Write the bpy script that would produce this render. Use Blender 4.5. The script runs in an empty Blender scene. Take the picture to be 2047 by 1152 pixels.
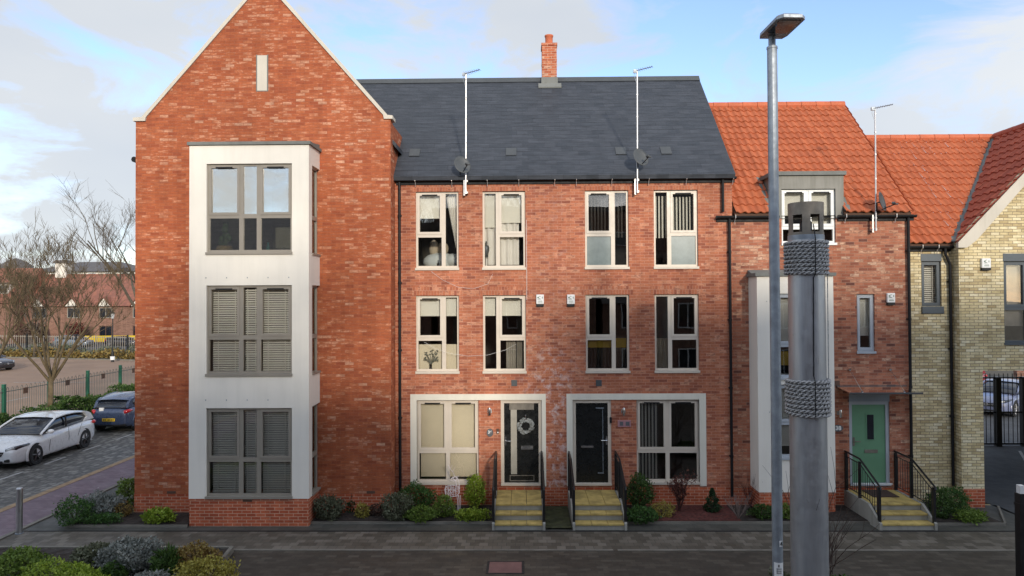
import bpy, bmesh, math, random
import numpy as np
from mathutils import Vector, Matrix
R = math.radians
random.seed(7)
SC = bpy.context.scene
COL = SC.collection

# ---------------------------------------------------------------- camera
CAM = Vector((0.0, -18.2, 5.4)); FPX = 1400.0
cam_rot = Matrix.Rotation(R(0.9), 3, 'Z') @ Matrix.Rotation(R(90.9), 3, 'X') @ Matrix.Rotation(-0.005, 3, 'Z')
cd = bpy.data.cameras.new('camera'); cam = bpy.data.objects.new('camera', cd); COL.objects.link(cam)
cam.matrix_world = Matrix.Translation(CAM) @ cam_rot.to_4x4()
cd.sensor_width = 36.0; cd.lens = 36.0 * FPX / 2047.0; cd.clip_end = 3000; cd.clip_start = 0.1
SC.camera = cam

# ---------------------------------------------------------------- light
SUN_EL, SUN_AZ = 15.0, 15.0            # azimuth measured from -Y (behind the camera) towards +X
SKY_ROT = 180.0 - SUN_AZ
SKY_STR, SUN_STR, EXPO = 0.15, 2.4, 0.45
w = bpy.data.worlds.new('World'); SC.world = w; w.use_nodes = True
nt = w.node_tree; nt.nodes.clear()
def wn(t, **k):
    n = nt.nodes.new(t)
    for a, b in k.items(): setattr(n, a, b)
    return n
sky = wn('ShaderNodeTexSky', sky_type='NISHITA', sun_disc=False)
sky.sun_elevation = R(SUN_EL); sky.sun_rotation = R(SKY_ROT); sky.altitude = 20; sky.air_density = 1.0; sky.dust_density = 0.25; sky.ozone_density = 1.6
bg = wn('ShaderNodeBackground'); bg.inputs[1].default_value = SKY_STR
out = wn('ShaderNodeOutputWorld')
tc = wn('ShaderNodeTexCoord')
mp = wn('ShaderNodeMapping'); mp.inputs['Scale'].default_value = (1.0, 1.0, 2.3); mp.inputs['Location'].default_value = (0.37, 0.2, 0.1)
nt.links.new(tc.outputs['Generated'], mp.inputs[0])
nz = wn('ShaderNodeTexNoise'); nz.inputs['Scale'].default_value = 5.0; nz.inputs['Detail'].default_value = 10; nz.inputs['Roughness'].default_value = 0.60; nz.inputs['Distortion'].default_value = 0.35
nt.links.new(mp.outputs[0], nz.inputs['Vector'])
def patch(d, lo, hi, amt, prev):
    v = wn('ShaderNodeVectorMath', operation='DOT_PRODUCT'); d = Vector(d).normalized(); v.inputs[1].default_value = d
    nm = wn('ShaderNodeVectorMath', operation='NORMALIZE'); nt.links.new(tc.outputs['Generated'], nm.inputs[0]); nt.links.new(nm.outputs[0], v.inputs[0])
    m = wn('ShaderNodeMapRange'); m.interpolation_type = 'SMOOTHSTEP'
    for i, x in enumerate((lo, hi, 0.0, amt)): m.inputs[i + 1].default_value = x
    nt.links.new(v.outputs['Value'], m.inputs[0])
    a = wn('ShaderNodeMath', operation='ADD'); nt.links.new(prev, a.inputs[0]); nt.links.new(m.outputs[0], a.inputs[1])
    return a.outputs[0]
fac = nz.outputs['Fac']
fac = patch((0.34, 0.9, 0.36), 0.93, 1.0, -0.11, fac)     # clear blue patch
fac = patch((0.62, 0.75, 0.42), 0.95, 1.0, -0.10, fac)
fac = patch((-0.62, 0.8, 0.30), 0.80, 1.0, 0.045, fac)     # cloudier to the left
fac = patch((0.58, 0.8, 0.20), 0.965, 1.0, 0.24, fac)     # bank of cloud low on the right
rp = wn('ShaderNodeValToRGB'); rp.color_ramp.elements[0].position = 0.38; rp.color_ramp.elements[0].color = (0.05, 0.05, 0.05, 1)
rp.color_ramp.elements[1].position = 0.565; rp.color_ramp.elements[1].color = (0.95, 0.95, 0.95, 1)
nt.links.new(fac, rp.inputs[0])
nz2 = wn('ShaderNodeTexNoise'); nz2.inputs['Scale'].default_value = 2.1; nz2.inputs['Detail'].default_value = 4
nt.links.new(mp.outputs[0], nz2.inputs['Vector'])
cr = wn('ShaderNodeValToRGB'); cr.color_ramp.elements[0].position = 0.35; cr.color_ramp.elements[0].color = (0.80, 0.86, 0.94, 1)
cr.color_ramp.elements[1].position = 0.65; cr.color_ramp.elements[1].color = (0.95, 0.98, 1.0, 1)
nt.links.new(nz2.outputs['Fac'], cr.inputs[0])
CLOUD = 5.3
sc_ = wn('ShaderNodeVectorMath', operation='SCALE'); nt.links.new(cr.outputs[0], sc_.inputs[0])
# clouds facing the low sun shine more than those opposite it
sdot = wn('ShaderNodeVectorMath', operation='DOT_PRODUCT'); sdot.inputs[1].default_value = (math.sin(R(SUN_AZ)) * math.cos(R(SUN_EL)), -math.cos(R(SUN_AZ)) * math.cos(R(SUN_EL)), math.sin(R(SUN_EL)))
nrm_ = wn('ShaderNodeVectorMath', operation='NORMALIZE'); nt.links.new(tc.outputs['Generated'], nrm_.inputs[0]); nt.links.new(nrm_.outputs[0], sdot.inputs[0])
smr = wn('ShaderNodeMapRange'); nt.links.new(sdot.outputs['Value'], smr.inputs[0])
for i_, x_ in enumerate((-0.75, 0.25, CLOUD * 0.73, CLOUD * 1.2)): smr.inputs[i_ + 1].default_value = x_
nt.links.new(smr.outputs[0], sc_.inputs['Scale'])
mx = wn('ShaderNodeMix', data_type='RGBA')
sk2 = wn('ShaderNodeVectorMath', operation='MULTIPLY'); sk2.inputs[1].default_value = (1.25, 1.25, 1.48); nt.links.new(sky.outputs[0], sk2.inputs[0])
nt.links.new(rp.outputs[0], mx.inputs[0]); nt.links.new(sk2.outputs[0], mx.inputs[6]); nt.links.new(sc_.outputs[0], mx.inputs[7])
nt.links.new(mx.outputs[2], bg.inputs[0]); nt.links.new(bg.outputs[0], out.inputs[0])

sd = bpy.data.lights.new('sun', 'SUN'); so = bpy.data.objects.new('sun', sd); COL.objects.link(so)
sd.energy = SUN_STR; sd.angle = R(4.0); sd.color = (1.0, 0.90, 0.76)
sdir = Vector((math.sin(R(SUN_AZ)) * math.cos(R(SUN_EL)), -math.cos(R(SUN_AZ)) * math.cos(R(SUN_EL)), math.sin(R(SUN_EL))))
so.rotation_euler = sdir.to_track_quat('Z', 'Y').to_euler(); so.location = (8, -30, 20)
vs = SC.view_settings; vs.view_transform = 'Standard'; vs.look = 'None'; vs.exposure = EXPO; vs.gamma = 1; vs.use_curve_mapping = False

# ---------------------------------------------------------------- measuring helpers (survey of the photo onto the real planes)
def ray(px, py): return cam_rot @ Vector(((px - 1023.5) / FPX, -(py - 576) / FPX, -1.0))
def U(px, py, Y):
    d = ray(px, py); q = CAM + d * ((Y - CAM.y) / d.y); return q.x, q.z
def UX(px, Y, py=576): return round(U(px, py, Y)[0], 3)
def UZ(py, Y, px=1045): return round(U(px, py, Y)[1], 3)
def G(px, py, z=0.0):
    d = ray(px, py); q = CAM + d * ((z - CAM.z) / d.z); return q.x, q.y

# ---------------------------------------------------------------- materials
MATS = {}
class NT:
    def __init__(s, name):
        s.m = bpy.data.materials.new(name); s.m.use_nodes = True; s.t = s.m.node_tree; s.t.nodes.clear()
        s.out = s.n('ShaderNodeOutputMaterial')
        MATS[name] = s.m
    def n(s, t, **k):
        x = s.t.nodes.new(t)
        for a, b in k.items(): setattr(x, a, b)
        return x
    def l(s, a, b): s.t.links.new(a, b)
    def v(s, x, inp):
        if isinstance(x, (int, float)): inp.default_value = x
        elif isinstance(x, tuple): inp.default_value = x if len(x) == 4 or inp.type != 'RGBA' else (*x, 1)
        else: s.l(x, inp)
    def math(s, op, a, b=0.0, c=None):
        x = s.n('ShaderNodeMath', operation=op); s.v(a, x.inputs[0]); s.v(b, x.inputs[1])
        if c is not None: s.v(c, x.inputs[2])
        return x.outputs[0]
    def mix(s, f, a, b, mode='MIX'):
        x = s.n('ShaderNodeMix', data_type='RGBA', blend_type=mode); s.v(f, x.inputs[0]); s.v(a, x.inputs[6]); s.v(b, x.inputs[7]); return x.outputs[2]
    def noise(s, scale, detail=4, rough=0.55, vec=None, dist=0.0):
        x = s.n('ShaderNodeTexNoise'); x.inputs['Scale'].default_value = scale; x.inputs['Detail'].default_value = detail; x.inputs['Roughness'].default_value = rough; x.inputs['Distortion'].default_value = dist
        s.l(vec if vec else s.pos(), x.inputs['Vector']); return x.outputs['Fac']
    def pos(s):
        if not hasattr(s, '_g'): s._g = s.n('ShaderNodeNewGeometry')
        return s._g.outputs['Position']
    def geo(s): s.pos(); return s._g
    def ramp(s, f, stops, interp='LINEAR'):
        x = s.n('ShaderNodeValToRGB'); x.color_ramp.interpolation = interp; e = x.color_ramp.elements
        while len(e) > 1: e.remove(e[-1])
        e[0].position = stops[0][0]; e[0].color = (*stops[0][1], 1)
        for p, c in stops[1:]:
            q = e.new(p); q.color = (*c, 1)
        s.v(f, x.inputs[0]); return x.outputs[0]
    def rng(s, f, a, b, c, d, smooth=False):
        x = s.n('ShaderNodeMapRange')
        if smooth: x.interpolation_type = 'SMOOTHSTEP'
        s.v(f, x.inputs[0])
        for i, q in enumerate((a, b, c, d)): x.inputs[i + 1].default_value = q
        return x.outputs[0]
    def bump(s, h, strength=0.3, dist=0.01):
        x = s.n('ShaderNodeBump'); x.inputs['Strength'].default_value = strength; x.inputs['Distance'].default_value = dist; s.l(h, x.inputs['Height']); return x.outputs[0]
    def bsdf(s, col, rough=0.7, metal=0.0, normal=None, spec=0.5, **k):
        b = s.n('ShaderNodeBsdfPrincipled'); s.v(col, b.inputs['Base Color']); s.v(rough, b.inputs['Roughness']); s.v(metal, b.inputs['Metallic']); b.inputs['Specular IOR Level'].default_value = spec
        if normal is not None: s.l(normal, b.inputs['Normal'])
        for a, q in k.items(): b.inputs[a.replace('_', ' ')].default_value = q
        s.l(b.outputs[0], s.out.inputs[0]); return b
def scl(c, f): return tuple(min(1, x * f) for x in c)
def plain(name, col, rough=0.6, metal=0.0, var=0.12, scale=3.0, bump=0.0, bscale=40.0, spec=0.5, **k):
    t = NT(name)
    f = t.noise(scale, 5)
    c = t.ramp(f, [(0.3, scl(col, 1 - var)), (0.7, scl(col, 1 + var))])
    nrm = t.bump(t.noise(bscale, 3), bump, 0.01) if bump else None
    r = t.rng(t.noise(scale * 3.1, 3), 0.3, 0.7, max(0.02, rough - 0.08), min(1, rough + 0.08))
    t.bsdf(c, r, metal, nrm, spec, **k); return t.m
def course(t, bw, bh, mw, slope=False, off=0.5):
    """brick-bond coordinates in world metres: returns column id, row id, joint mask, u, v"""
    g = t.geo(); sp = t.n('ShaderNodeSeparateXYZ'); t.l(g.outputs['Position'], sp.inputs[0])
    sn = t.n('ShaderNodeSeparateXYZ'); t.l(g.outputs['True Normal'], sn.inputs[0])
    ax = t.math('ABSOLUTE', sn.outputs[0]); sel = t.math('GREATER_THAN', ax, 0.5)
    az = t.math('GREATER_THAN', t.math('ABSOLUTE', sn.outputs[2]), 0.9)
    u = t.math('ADD', t.math('MULTIPLY', sp.outputs[0], t.math('SUBTRACT', 1.0, sel)), t.math('MULTIPLY', sp.outputs[1], sel))
    v = t.math('ADD', t.math('MULTIPLY', sp.outputs[2], t.math('SUBTRACT', 1.0, az)), t.math('MULTIPLY', sp.outputs[1], az))
    if slope: v = t.math('MULTIPLY', v, 1.41421)
    rv = t.math('DIVIDE', v, bh); row = t.math('FLOOR', rv)
    sh = t.math('MULTIPLY', t.math('MODULO', t.math('ADD', row, 1000.0), 2.0), off)
    cu = t.math('ADD', t.math('DIVIDE', u, bw), sh); colm = t.math('FLOOR', cu)
    fu = t.math('SUBTRACT', cu, colm); fv = t.math('SUBTRACT', rv, row)
    jm = t.math('MAXIMUM', t.math('LESS_THAN', fu, mw / bw), t.math('LESS_THAN', fv, mw / bh))
    cv = t.n('ShaderNodeCombineXYZ'); t.l(colm, cv.inputs[0]); t.l(row, cv.inputs[1])
    wnz = t.n('ShaderNodeTexWhiteNoise', noise_dimensions='3D'); t.l(cv.outputs[0], wnz.inputs[0])
    return dict(rand=wnz.outputs['Value'], rcol=wnz.outputs['Color'], joint=jm, fu=fu, fv=fv, sp=sp, u=u, v=v)
def brick(name, stops, mortar, bw=0.225, bh=0.075, mw=0.011, cluster=0.45, smear=None, dirt=None, weather=0.16, bump=0.5, extra=None, fleck=0.6):
    t = NT(name); c = course(t, bw, bh, mw)
    big = t.noise(0.9, 5, 0.6)
    val = t.math('ADD', t.math('MULTIPLY', c['rand'], 1.0), t.math('MULTIPLY', t.math('SUBTRACT', big, 0.5), cluster))
    col = t.ramp(val, stops)
    mp = t.n('ShaderNodeMapping'); mp.inputs['Scale'].default_value = (7.5, 7.5, 28.0); t.l(t.pos(), mp.inputs[0])
    st = t.noise(1.0, 5, 0.65, mp.outputs[0])
    if smear:                                   # pale lime smears lying along the courses
        sm = t.rng(t.math('ADD', t.math('ADD', st, t.math('MULTIPLY', t.math('SUBTRACT', c['rand'], 0.5), 0.20)), t.math('MULTIPLY', t.math('SUBTRACT', big, 0.5), 0.45)), smear[1], smear[1] + 0.1, 0, smear[2])
        col = t.mix(sm, col, smear[0])
    fl_ = t.n('ShaderNodeMapping'); fl_.inputs['Scale'].default_value = (9.0, 9.0, 21.0); fl_.inputs['Location'].default_value = (3, 7, 1); t.l(t.pos(), fl_.inputs[0])
    fk = t.rng(t.math('ADD', t.noise(1.0, 4, 0.6, fl_.outputs[0]), t.math('MULTIPLY', t.math('SUBTRACT', c['rand'], 0.5), 0.22)), 0.60, 0.70, 0, fleck)
    col = t.mix(fk, col, (0.13, 0.05, 0.042))
    gr_ = t.noise(45, 3, 0.7); col = t.mix(1.0, col, t.ramp(gr_, [(0.3, (0.86,) * 3), (0.7, (1.14,) * 3)]), 'MULTIPLY')
    col = t.mix(1.0, col, t.ramp(st, [(0.3, (0.78,) * 3), (0.7, (1.18,) * 3)]), 'MULTIPLY')
    col = t.mix(c['joint'], col, mortar)
    mp3 = t.n('ShaderNodeMapping'); mp3.inputs['Scale'].default_value = (3.2, 3.2, 0.28); t.l(t.pos(), mp3.inputs[0]); col = t.mix(1.0, col, t.ramp(t.noise(1.0, 5, 0.65, mp3.outputs[0]), [(0.32, (0.84,) * 3), (0.66, (1.08,) * 3)]), 'MULTIPLY')
    big2 = t.noise(0.35, 4, 0.6)
    col = t.mix(1.0, col, t.ramp(big2, [(0.3, (1 - weather,) * 3), (0.7, (1 + weather,) * 3)]), 'MULTIPLY')
    if extra: col = extra(t, c, col)
    hgt = t.math('SUBTRACT', t.math('MULTIPLY', t.noise(60, 3), 0.5), c['joint'])
    t.bsdf(col, 0.88, 0, t.bump(hgt, bump, 0.006), 0.25); return t.m

ORANGE = [(0.0, (0.30, 0.078, 0.036)), (0.2, (0.36, 0.096, 0.040)), (0.7, (0.41, 0.118, 0.048)), (0.92, (0.45, 0.15, 0.070)), (1.0, (0.52, 0.25, 0.15))]
brick('red_brick_gable', ORANGE, (0.33, 0.11, 0.06), smear=((0.60, 0.36, 0.24), 0.59, 0.45), weather=0.14, cluster=0.25, fleck=0.25)
def bloom(t, c, col):    # lime bloom washed down the party line between the two front doors
    m = t.math('MULTIPLY', t.rng(c['sp'].outputs[0], -0.4, 0.75, 0, 1, True), t.rng(c['sp'].outputs[0], 0.8, 1.7, 1, 0, True))
    m = t.math('MULTIPLY', m, t.rng(c['sp'].outputs[2], 3.0, 4.6, 1, 0.15, True))
    n = t.rng(t.noise(5.5, 6, 0.7), 0.5, 0.62, 0, 0.75)
    return t.mix(t.math('MULTIPLY', m, n), col, (0.62, 0.52, 0.50))
FLECK = [(0.0, (0.26, 0.085, 0.052)), (0.14, (0.33, 0.108, 0.062)), (0.35, (0.40, 0.134, 0.070)), (0.75, (0.45, 0.162, 0.085)), (1.0, (0.54, 0.25, 0.15))]
brick('red_brick_terrace', FLECK, (0.50, 0.25, 0.17), mw=0.009, cluster=0.35, smear=((0.62, 0.33, 0.24), 0.66, 0.5), extra=bloom)
STOCK = [(0.0, (0.15, 0.06, 0.045)), (0.12, (0.29, 0.10, 0.06)), (0.45, (0.38, 0.14, 0.08)), (0.75, (0.44, 0.19, 0.115)), (0.94, (0.50, 0.265, 0.165)), (1.0, (0.56, 0.34, 0.23))]
brick('stock_brick', STOCK, (0.34, 0.19, 0.13), smear=((0.62, 0.45, 0.33), 0.64, 0.6))
BUFF = [(0.0, (0.44, 0.34, 0.18)), (0.3, (0.60, 0.49, 0.27)), (0.8, (0.70, 0.60, 0.37)), (1.0, (0.74, 0.66, 0.46))]
brick('buff_brick', BUFF, (0.20, 0.155, 0.105), mw=0.012, cluster=0.3, weather=0.10, fleck=0.0)
PLIN = [(0.0, (0.34, 0.075, 0.035)), (0.5, (0.44, 0.10, 0.045)), (1.0, (0.52, 0.14, 0.065))]
brick('red_brick_plinth', PLIN, (0.56, 0.33, 0.22), mw=0.013, cluster=0.3, fleck=0.2)
brick('soldier_brick', FLECK, (0.50, 0.25, 0.17), bw=0.075, bh=0.225, mw=0.009)
brick('far_brick', [(0, (0.16, 0.085, 0.06)), (1, (0.25, 0.135, 0.095))], (0.3, 0.22, 0.17), bw=0.45, bh=0.15)
brick('chimney_brick', [(0, (0.36, 0.09, 0.045)), (0.7, (0.52, 0.17, 0.08)), (1, (0.62, 0.36, 0.24))], (0.55, 0.36, 0.26))
def slate(name, a, b, bw=0.30, bh=0.21):
    t = NT(name); c = course(t, bw, bh, 0.006, True)
    col = t.ramp(t.math('ADD', t.math('MULTIPLY', c['rand'], 0.8), t.math('MULTIPLY', t.noise(1.3, 4), 0.3)), [(0, a), (1, b)])
    mp = t.n('ShaderNodeMapping'); mp.inputs['Scale'].default_value = (2.0, 14, 14); t.l(t.pos(), mp.inputs[0])
    col = t.mix(1.0, col, t.ramp(t.noise(1.0, 5, 0.65, mp.outputs[0]), [(0.3, (0.7,) * 3), (0.7, (1.3,) * 3)]), 'MULTIPLY')
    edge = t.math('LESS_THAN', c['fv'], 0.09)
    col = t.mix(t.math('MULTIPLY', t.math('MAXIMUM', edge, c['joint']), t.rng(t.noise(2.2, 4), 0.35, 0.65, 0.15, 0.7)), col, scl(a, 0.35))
    moss = t.rng(t.noise(1.7, 6, 0.7), 0.68, 0.76, 0, 0.35)
    col = t.mix(moss, col, (0.07, 0.07, 0.045))
    h = t.math('ADD', t.math('SUBTRACT', 1.0, c['fv']), t.math('MULTIPLY', c['rand'], 0.4))
    t.bsdf(col, t.rng(c['rand'], 0, 1, 0.5, 0.7), 0, t.bump(h, 0.6, 0.012), 0.35); return t.m
slate('slate_roof', (0.034, 0.039, 0.047), (0.054, 0.060, 0.072))
def tile(name, c0, c1):
    t = NT(name); rpi = t.geo().outputs['Random Per Island']
    col = t.ramp(t.math('ADD', t.math('MULTIPLY', rpi, 0.6), t.math('MULTIPLY', t.noise(1.2, 5), 0.5)), [(0.1, c0), (0.9, c1)])
    col = t.mix(t.rng(t.noise(9, 5, 0.7), 0.62, 0.8, 0, 0.4), col, scl(c0, 0.55))
    t.bsdf(col, 0.7, 0, t.bump(t.noise(70, 3), 0.15, 0.004), 0.3); return t.m
tile('pantile', (0.38, 0.100, 0.042), (0.49, 0.142, 0.060))
tile('pantile_dark', (0.30, 0.065, 0.036), (0.42, 0.098, 0.05))
slate('far_tile', (0.19, 0.078, 0.052), (0.28, 0.112, 0.072), 0.5, 0.35)
slate('far_slate', (0.085, 0.075, 0.07), (0.13, 0.115, 0.105), 0.6, 0.4)
def render_mat(name, col, dirt=0.10):
    t = NT(name)
    mp = t.n('ShaderNodeMapping'); mp.inputs['Scale'].default_value = (5.0, 5.0, 0.35); t.l(t.pos(), mp.inputs[0])
    s = t.noise(1.0, 6, 0.65, mp.outputs[0])
    c = t.mix(t.rng(s, 0.45, 0.8, 0, dirt * 2.2), col, scl((col[0] * 0.80, col[1] * 0.80, col[2] * 0.76), 0.8))
    c = t.mix(1.0, c, t.ramp(t.noise(1.1, 4), [(0.3, (1 - dirt * 0.5,) * 3), (0.7, (1.02,) * 3)]), 'MULTIPLY')
    t.bsdf(c, 0.85, 0, t.bump(t.noise(140, 3), 0.12, 0.003), 0.2); return t.m
render_mat('white_render', (0.80, 0.755, 0.665), 0.10); render_mat('stone_band', (0.74, 0.70, 0.59), 0.12)
render_mat('coping_stone', (0.62, 0.57, 0.48), 0.2); render_mat('grey_cladding', (0.30, 0.29, 0.255), 0.5)
render_mat('concrete', (0.33, 0.32, 0.28), 0.35); render_mat('lead', (0.20, 0.205, 0.19), 0.3); render_mat('far_render', (0.72, 0.68, 0.60), 0.2)
plain('frame_beige', (0.60, 0.525, 0.43), 0.42, var=0.05); plain('frame_taupe', (0.275, 0.245, 0.20), 0.42, var=0.05)
plain('frame_grey', (0.40, 0.43, 0.46), 0.4, var=0.05); plain('frame_dark', (0.062, 0.078, 0.09), 0.4, var=0.06); plain('frame_white', (0.66, 0.68, 0.67), 0.4, var=0.04)
plain('lintel_blue', (0.26, 0.30, 0.35), 0.5, var=0.06)
plain('black_plastic', (0.012, 0.012, 0.013), 0.6, var=0.2, spec=0.25); plain('black_paint', (0.010, 0.010, 0.011), 0.38, var=0.2, bump=0.05); plain('black_metal', (0.014, 0.014, 0.015), 0.4, 0.2)
plain('door_black', (0.008, 0.009, 0.009), 0.28, var=0.2); plain('door_green', (0.125, 0.27, 0.155), 0.45, var=0.06)
plain('white_plastic', (0.74, 0.74, 0.72), 0.4, var=0.04); plain('chrome', (0.72, 0.72, 0.72), 0.18, 1.0, var=0.05); plain('brushed_steel', (0.52, 0.52, 0.52), 0.38, 1.0, var=0.1)
plain('galvanised', (0.27, 0.30, 0.33), 0.5, 0.5, var=0.22, scale=6, bump=0.05); plain('mast_alu', (0.62, 0.60, 0.58), 0.4, 0.6, var=0.15)
plain('dish_grey', (0.065, 0.07, 0.072), 0.5); plain('rope', (0.36, 0.355, 0.345), 0.85, var=0.4, scale=25, bump=0.3, bscale=120); plain('cage_steel', (0.21, 0.185, 0.15), 0.62, 0.35, var=0.3, scale=5)
t = NT('column_paint'); mp_ = t.n('ShaderNodeMapping'); mp_.inputs['Scale'].default_value = (7, 7, 0.6); t.l(t.pos(), mp_.inputs[0])
c_ = t.ramp(t.noise(1.0, 5, 0.6, mp_.outputs[0]), [(0.28, (0.33, 0.34, 0.36)), (0.72, (0.48, 0.485, 0.49))]); c_ = t.mix(t.rng(t.noise(5, 6, 0.7), 0.6, 0.75, 0, 0.45), c_, (0.16, 0.155, 0.14))
t.bsdf(c_, t.rng(t.noise(9, 4), 0.3, 0.7, 0.30, 0.5), 0.65, t.bump(t.noise(30, 3), 0.06, 0.004))
plain('terracotta', (0.50, 0.13, 0.055), 0.75, var=0.15); plain('slate_plaque', (0.10, 0.10, 0.105), 0.6); plain('pink_plaque', (0.36, 0.18, 0.19), 0.6)
plain('letter_black', (0.02, 0.022, 0.02), 0.5); plain('letter_white', (0.72, 0.72, 0.7), 0.5); plain('letter_green', (0.10, 0.16, 0.12), 0.5)
plain('blind_white', (0.72, 0.72, 0.66), 0.9, var=0.03); plain('blind_cream', (0.70, 0.64, 0.50), 0.9, var=0.03); plain('blind_slat', (0.80, 0.79, 0.72), 0.7, var=0.04); plain('blind_yellow', (0.50, 0.33, 0.05), 0.9, var=0.05)
plain('blind_dark', (0.05, 0.048, 0.045), 0.9); plain('blind_vert', (0.66, 0.66, 0.60), 0.9, var=0.03); plain('curtain_grey', (0.38, 0.36, 0.32), 0.95, var=0.1); plain('curtain_white', (0.75, 0.74, 0.70), 0.95, var=0.05)
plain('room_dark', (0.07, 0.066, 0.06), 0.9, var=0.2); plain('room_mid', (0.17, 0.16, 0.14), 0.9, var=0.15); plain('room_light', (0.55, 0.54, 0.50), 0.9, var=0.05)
plain('pillow_white', (0.60, 0.66, 0.67), 0.95, var=0.08); plain('cushion_beige', (0.42, 0.36, 0.27), 0.95, var=0.15); plain('basket', (0.44, 0.31, 0.15), 0.85, var=0.2, scale=30, bump=0.4); plain('teal', (0.02, 0.26, 0.27), 0.3); plain('screen_grey', (0.38, 0.35, 0.28), 0.6)
plain('cactus', (0.06, 0.12, 0.04), 0.6, var=0.3, scale=20); plain('wood_dark', (0.10, 0.05, 0.03), 0.7)
plain('stone_yellow', (0.42, 0.31, 0.10), 0.85, var=0.35, scale=4, bump=0.2, bscale=60); plain('mat_brown', (0.055, 0.03, 0.022), 0.95, bump=0.4, bscale=200)
plain('tyre', (0.016, 0.016, 0.017), 0.8); plain('rim', (0.10, 0.10, 0.105), 0.35, 0.8); plain('rim_silver', (0.42, 0.42, 0.43), 0.35, 0.8)
def carpaint(n, c, metal=0.0): plain(n, c, 0.3, metal, var=0.008, Coat_Weight=0.8, Coat_Roughness=0.06)
carpaint('paint_white', (0.66, 0.68, 0.69)); carpaint('paint_blue', (0.04, 0.058, 0.11), 0.2); carpaint('paint_black', (0.022, 0.018, 0.022), 0.2); carpaint('paint_steel', (0.16, 0.19, 0.22), 0.3)
carpaint('paint_red', (0.20, 0.012, 0.02)); carpaint('paint_lilac', (0.13, 0.15, 0.24)); carpaint('paint_yellow', (0.70, 0.48, 0.01))
plain('car_glass', (0.012, 0.015, 0.022), 0.06, var=0.1, spec=0.9); plain('tail_red', (0.42, 0.012, 0.015), 0.15, Coat_Weight=0.6); plain('lamp_clear', (0.42, 0.44, 0.44), 0.12, var=0.3, scale=18, Coat_Weight=0.6)
plain('plate_yellow', (0.66, 0.42, 0.02), 0.4); plain('plate_white', (0.72, 0.72, 0.7), 0.4); plain('fence_green', (0.012, 0.10, 0.055), 0.45); plain('railing_green', (0.10, 0.115, 0.10), 0.5, 0.2)
plain('wire_white', (0.78, 0.70, 0.70), 0.5); plain('cable_white', (0.75, 0.73, 0.70), 0.6); plain('manhole', (0.17, 0.085, 0.075), 0.8, var=0.2, bump=0.3, bscale=60)
plain('bark', (0.10, 0.08, 0.056), 0.9, var=0.3, scale=8, bump=0.4, bscale=30); plain('bark_green', (0.115, 0.085, 0.045), 0.9, var=0.35, scale=5, bump=0.3, bscale=30); plain('twig', (0.075, 0.05, 0.04), 0.9, var=0.3); plain('twig_grey', (0.20, 0.15, 0.13), 0.9, var=0.3); plain('dead_leaf', (0.055, 0.022, 0.018), 0.9, var=0.35)
def glass(name, refl, tint=(0.85, 0.9, 0.88), ior=1.55):
    t = NT(name); tr = t.n('ShaderNodeBsdfTransparent'); tr.inputs[0].default_value = (*tint, 1)
    gl = t.n('ShaderNodeBsdfGlossy'); gl.inputs['Roughness'].default_value = 0.0; gl.inputs[0].default_value = (0.98, 0.95, 0.90, 1)
    wob = t.bump(t.noise(0.9, 2), 0.06, 0.02); t.l(wob, gl.inputs['Normal'])
    fr = t.n('ShaderNodeFresnel'); fr.inputs[0].default_value = ior
    f = t.math('ADD', fr.outputs[0], refl); mx = t.n('ShaderNodeMixShader'); t.l(f, mx.inputs[0]); t.l(tr.outputs[0], mx.inputs[1]); t.l(gl.outputs[0], mx.inputs[2]); t.l(mx.outputs[0], t.out.inputs[0]); return t.m
glass('window_glass', 0.025, (0.95, 0.95, 0.94)); glass('coated_glass', 0.30, (0.85, 0.87, 0.84)); glass('canopy_glass', 0.05, (0.40, 0.38, 0.34))
t = NT('frosted_glass'); b_ = t.bsdf(t.ramp(t.noise(2.5, 4), [(0.3, (0.10, 0.14, 0.14)), (0.7, (0.19, 0.24, 0.235))]), 0.25, spec=0.7)
def paving(name, stops, joint, bw, bh, mw=0.008, slick=0.65, wet=0.0):
    t = NT(name); c = course(t, bw, bh, mw)
    col = t.ramp(t.math('ADD', t.math('MULTIPLY', c['rand'], 0.75), t.math('MULTIPLY', t.noise(0.8, 5, 0.65), 0.4)), stops)
    col = t.mix(c['joint'], col, joint)
    col = t.mix(t.rng(t.noise(0.6, 6, 0.7), 0.45, 0.7, 0, 0.6), col, scl(stops[0][1], 0.8))
    col = t.mix(t.rng(t.noise(2.7, 7, 0.75), 0.58, 0.68, 0, 0.4), col, scl(stops[-1][1], 1.15)); col = t.mix(t.rng(t.noise(7.0, 3, 0.6), 0.68, 0.74, 0, 0.6), col, scl(stops[0][1], 0.45))
    h = t.math('SUBTRACT', t.math('MULTIPLY', c['rand'], 0.5), c['joint'])
    t.bsdf(col, t.rng(t.noise(2.0, 4), 0.3, 0.7, slick - 0.12, slick + 0.15), 0, t.bump(h, 0.35, 0.006), 0.35); return t.m
paving('block_paving', [(0, (0.060, 0.051, 0.038)), (0.6, (0.112, 0.098, 0.076)), (1, (0.180, 0.160, 0.130))], (0.04, 0.038, 0.033), 0.2, 0.2)
paving('block_road', [(0, (0.040, 0.033, 0.025)), (0.7, (0.064, 0.054, 0.041)), (1, (0.092, 0.079, 0.061))], (0.03, 0.029, 0.026), 0.24, 0.12)
paving('strip_paving', [(0, (0.050, 0.050, 0.042)), (1, (0.095, 0.092, 0.078))], (0.035, 0.035, 0.03), 0.4, 0.4)
paving('purple_paving', [(0, (0.12, 0.08, 0.095)), (1, (0.20, 0.14, 0.16))], (0.08, 0.06, 0.07), 0.2, 0.1)
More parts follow.
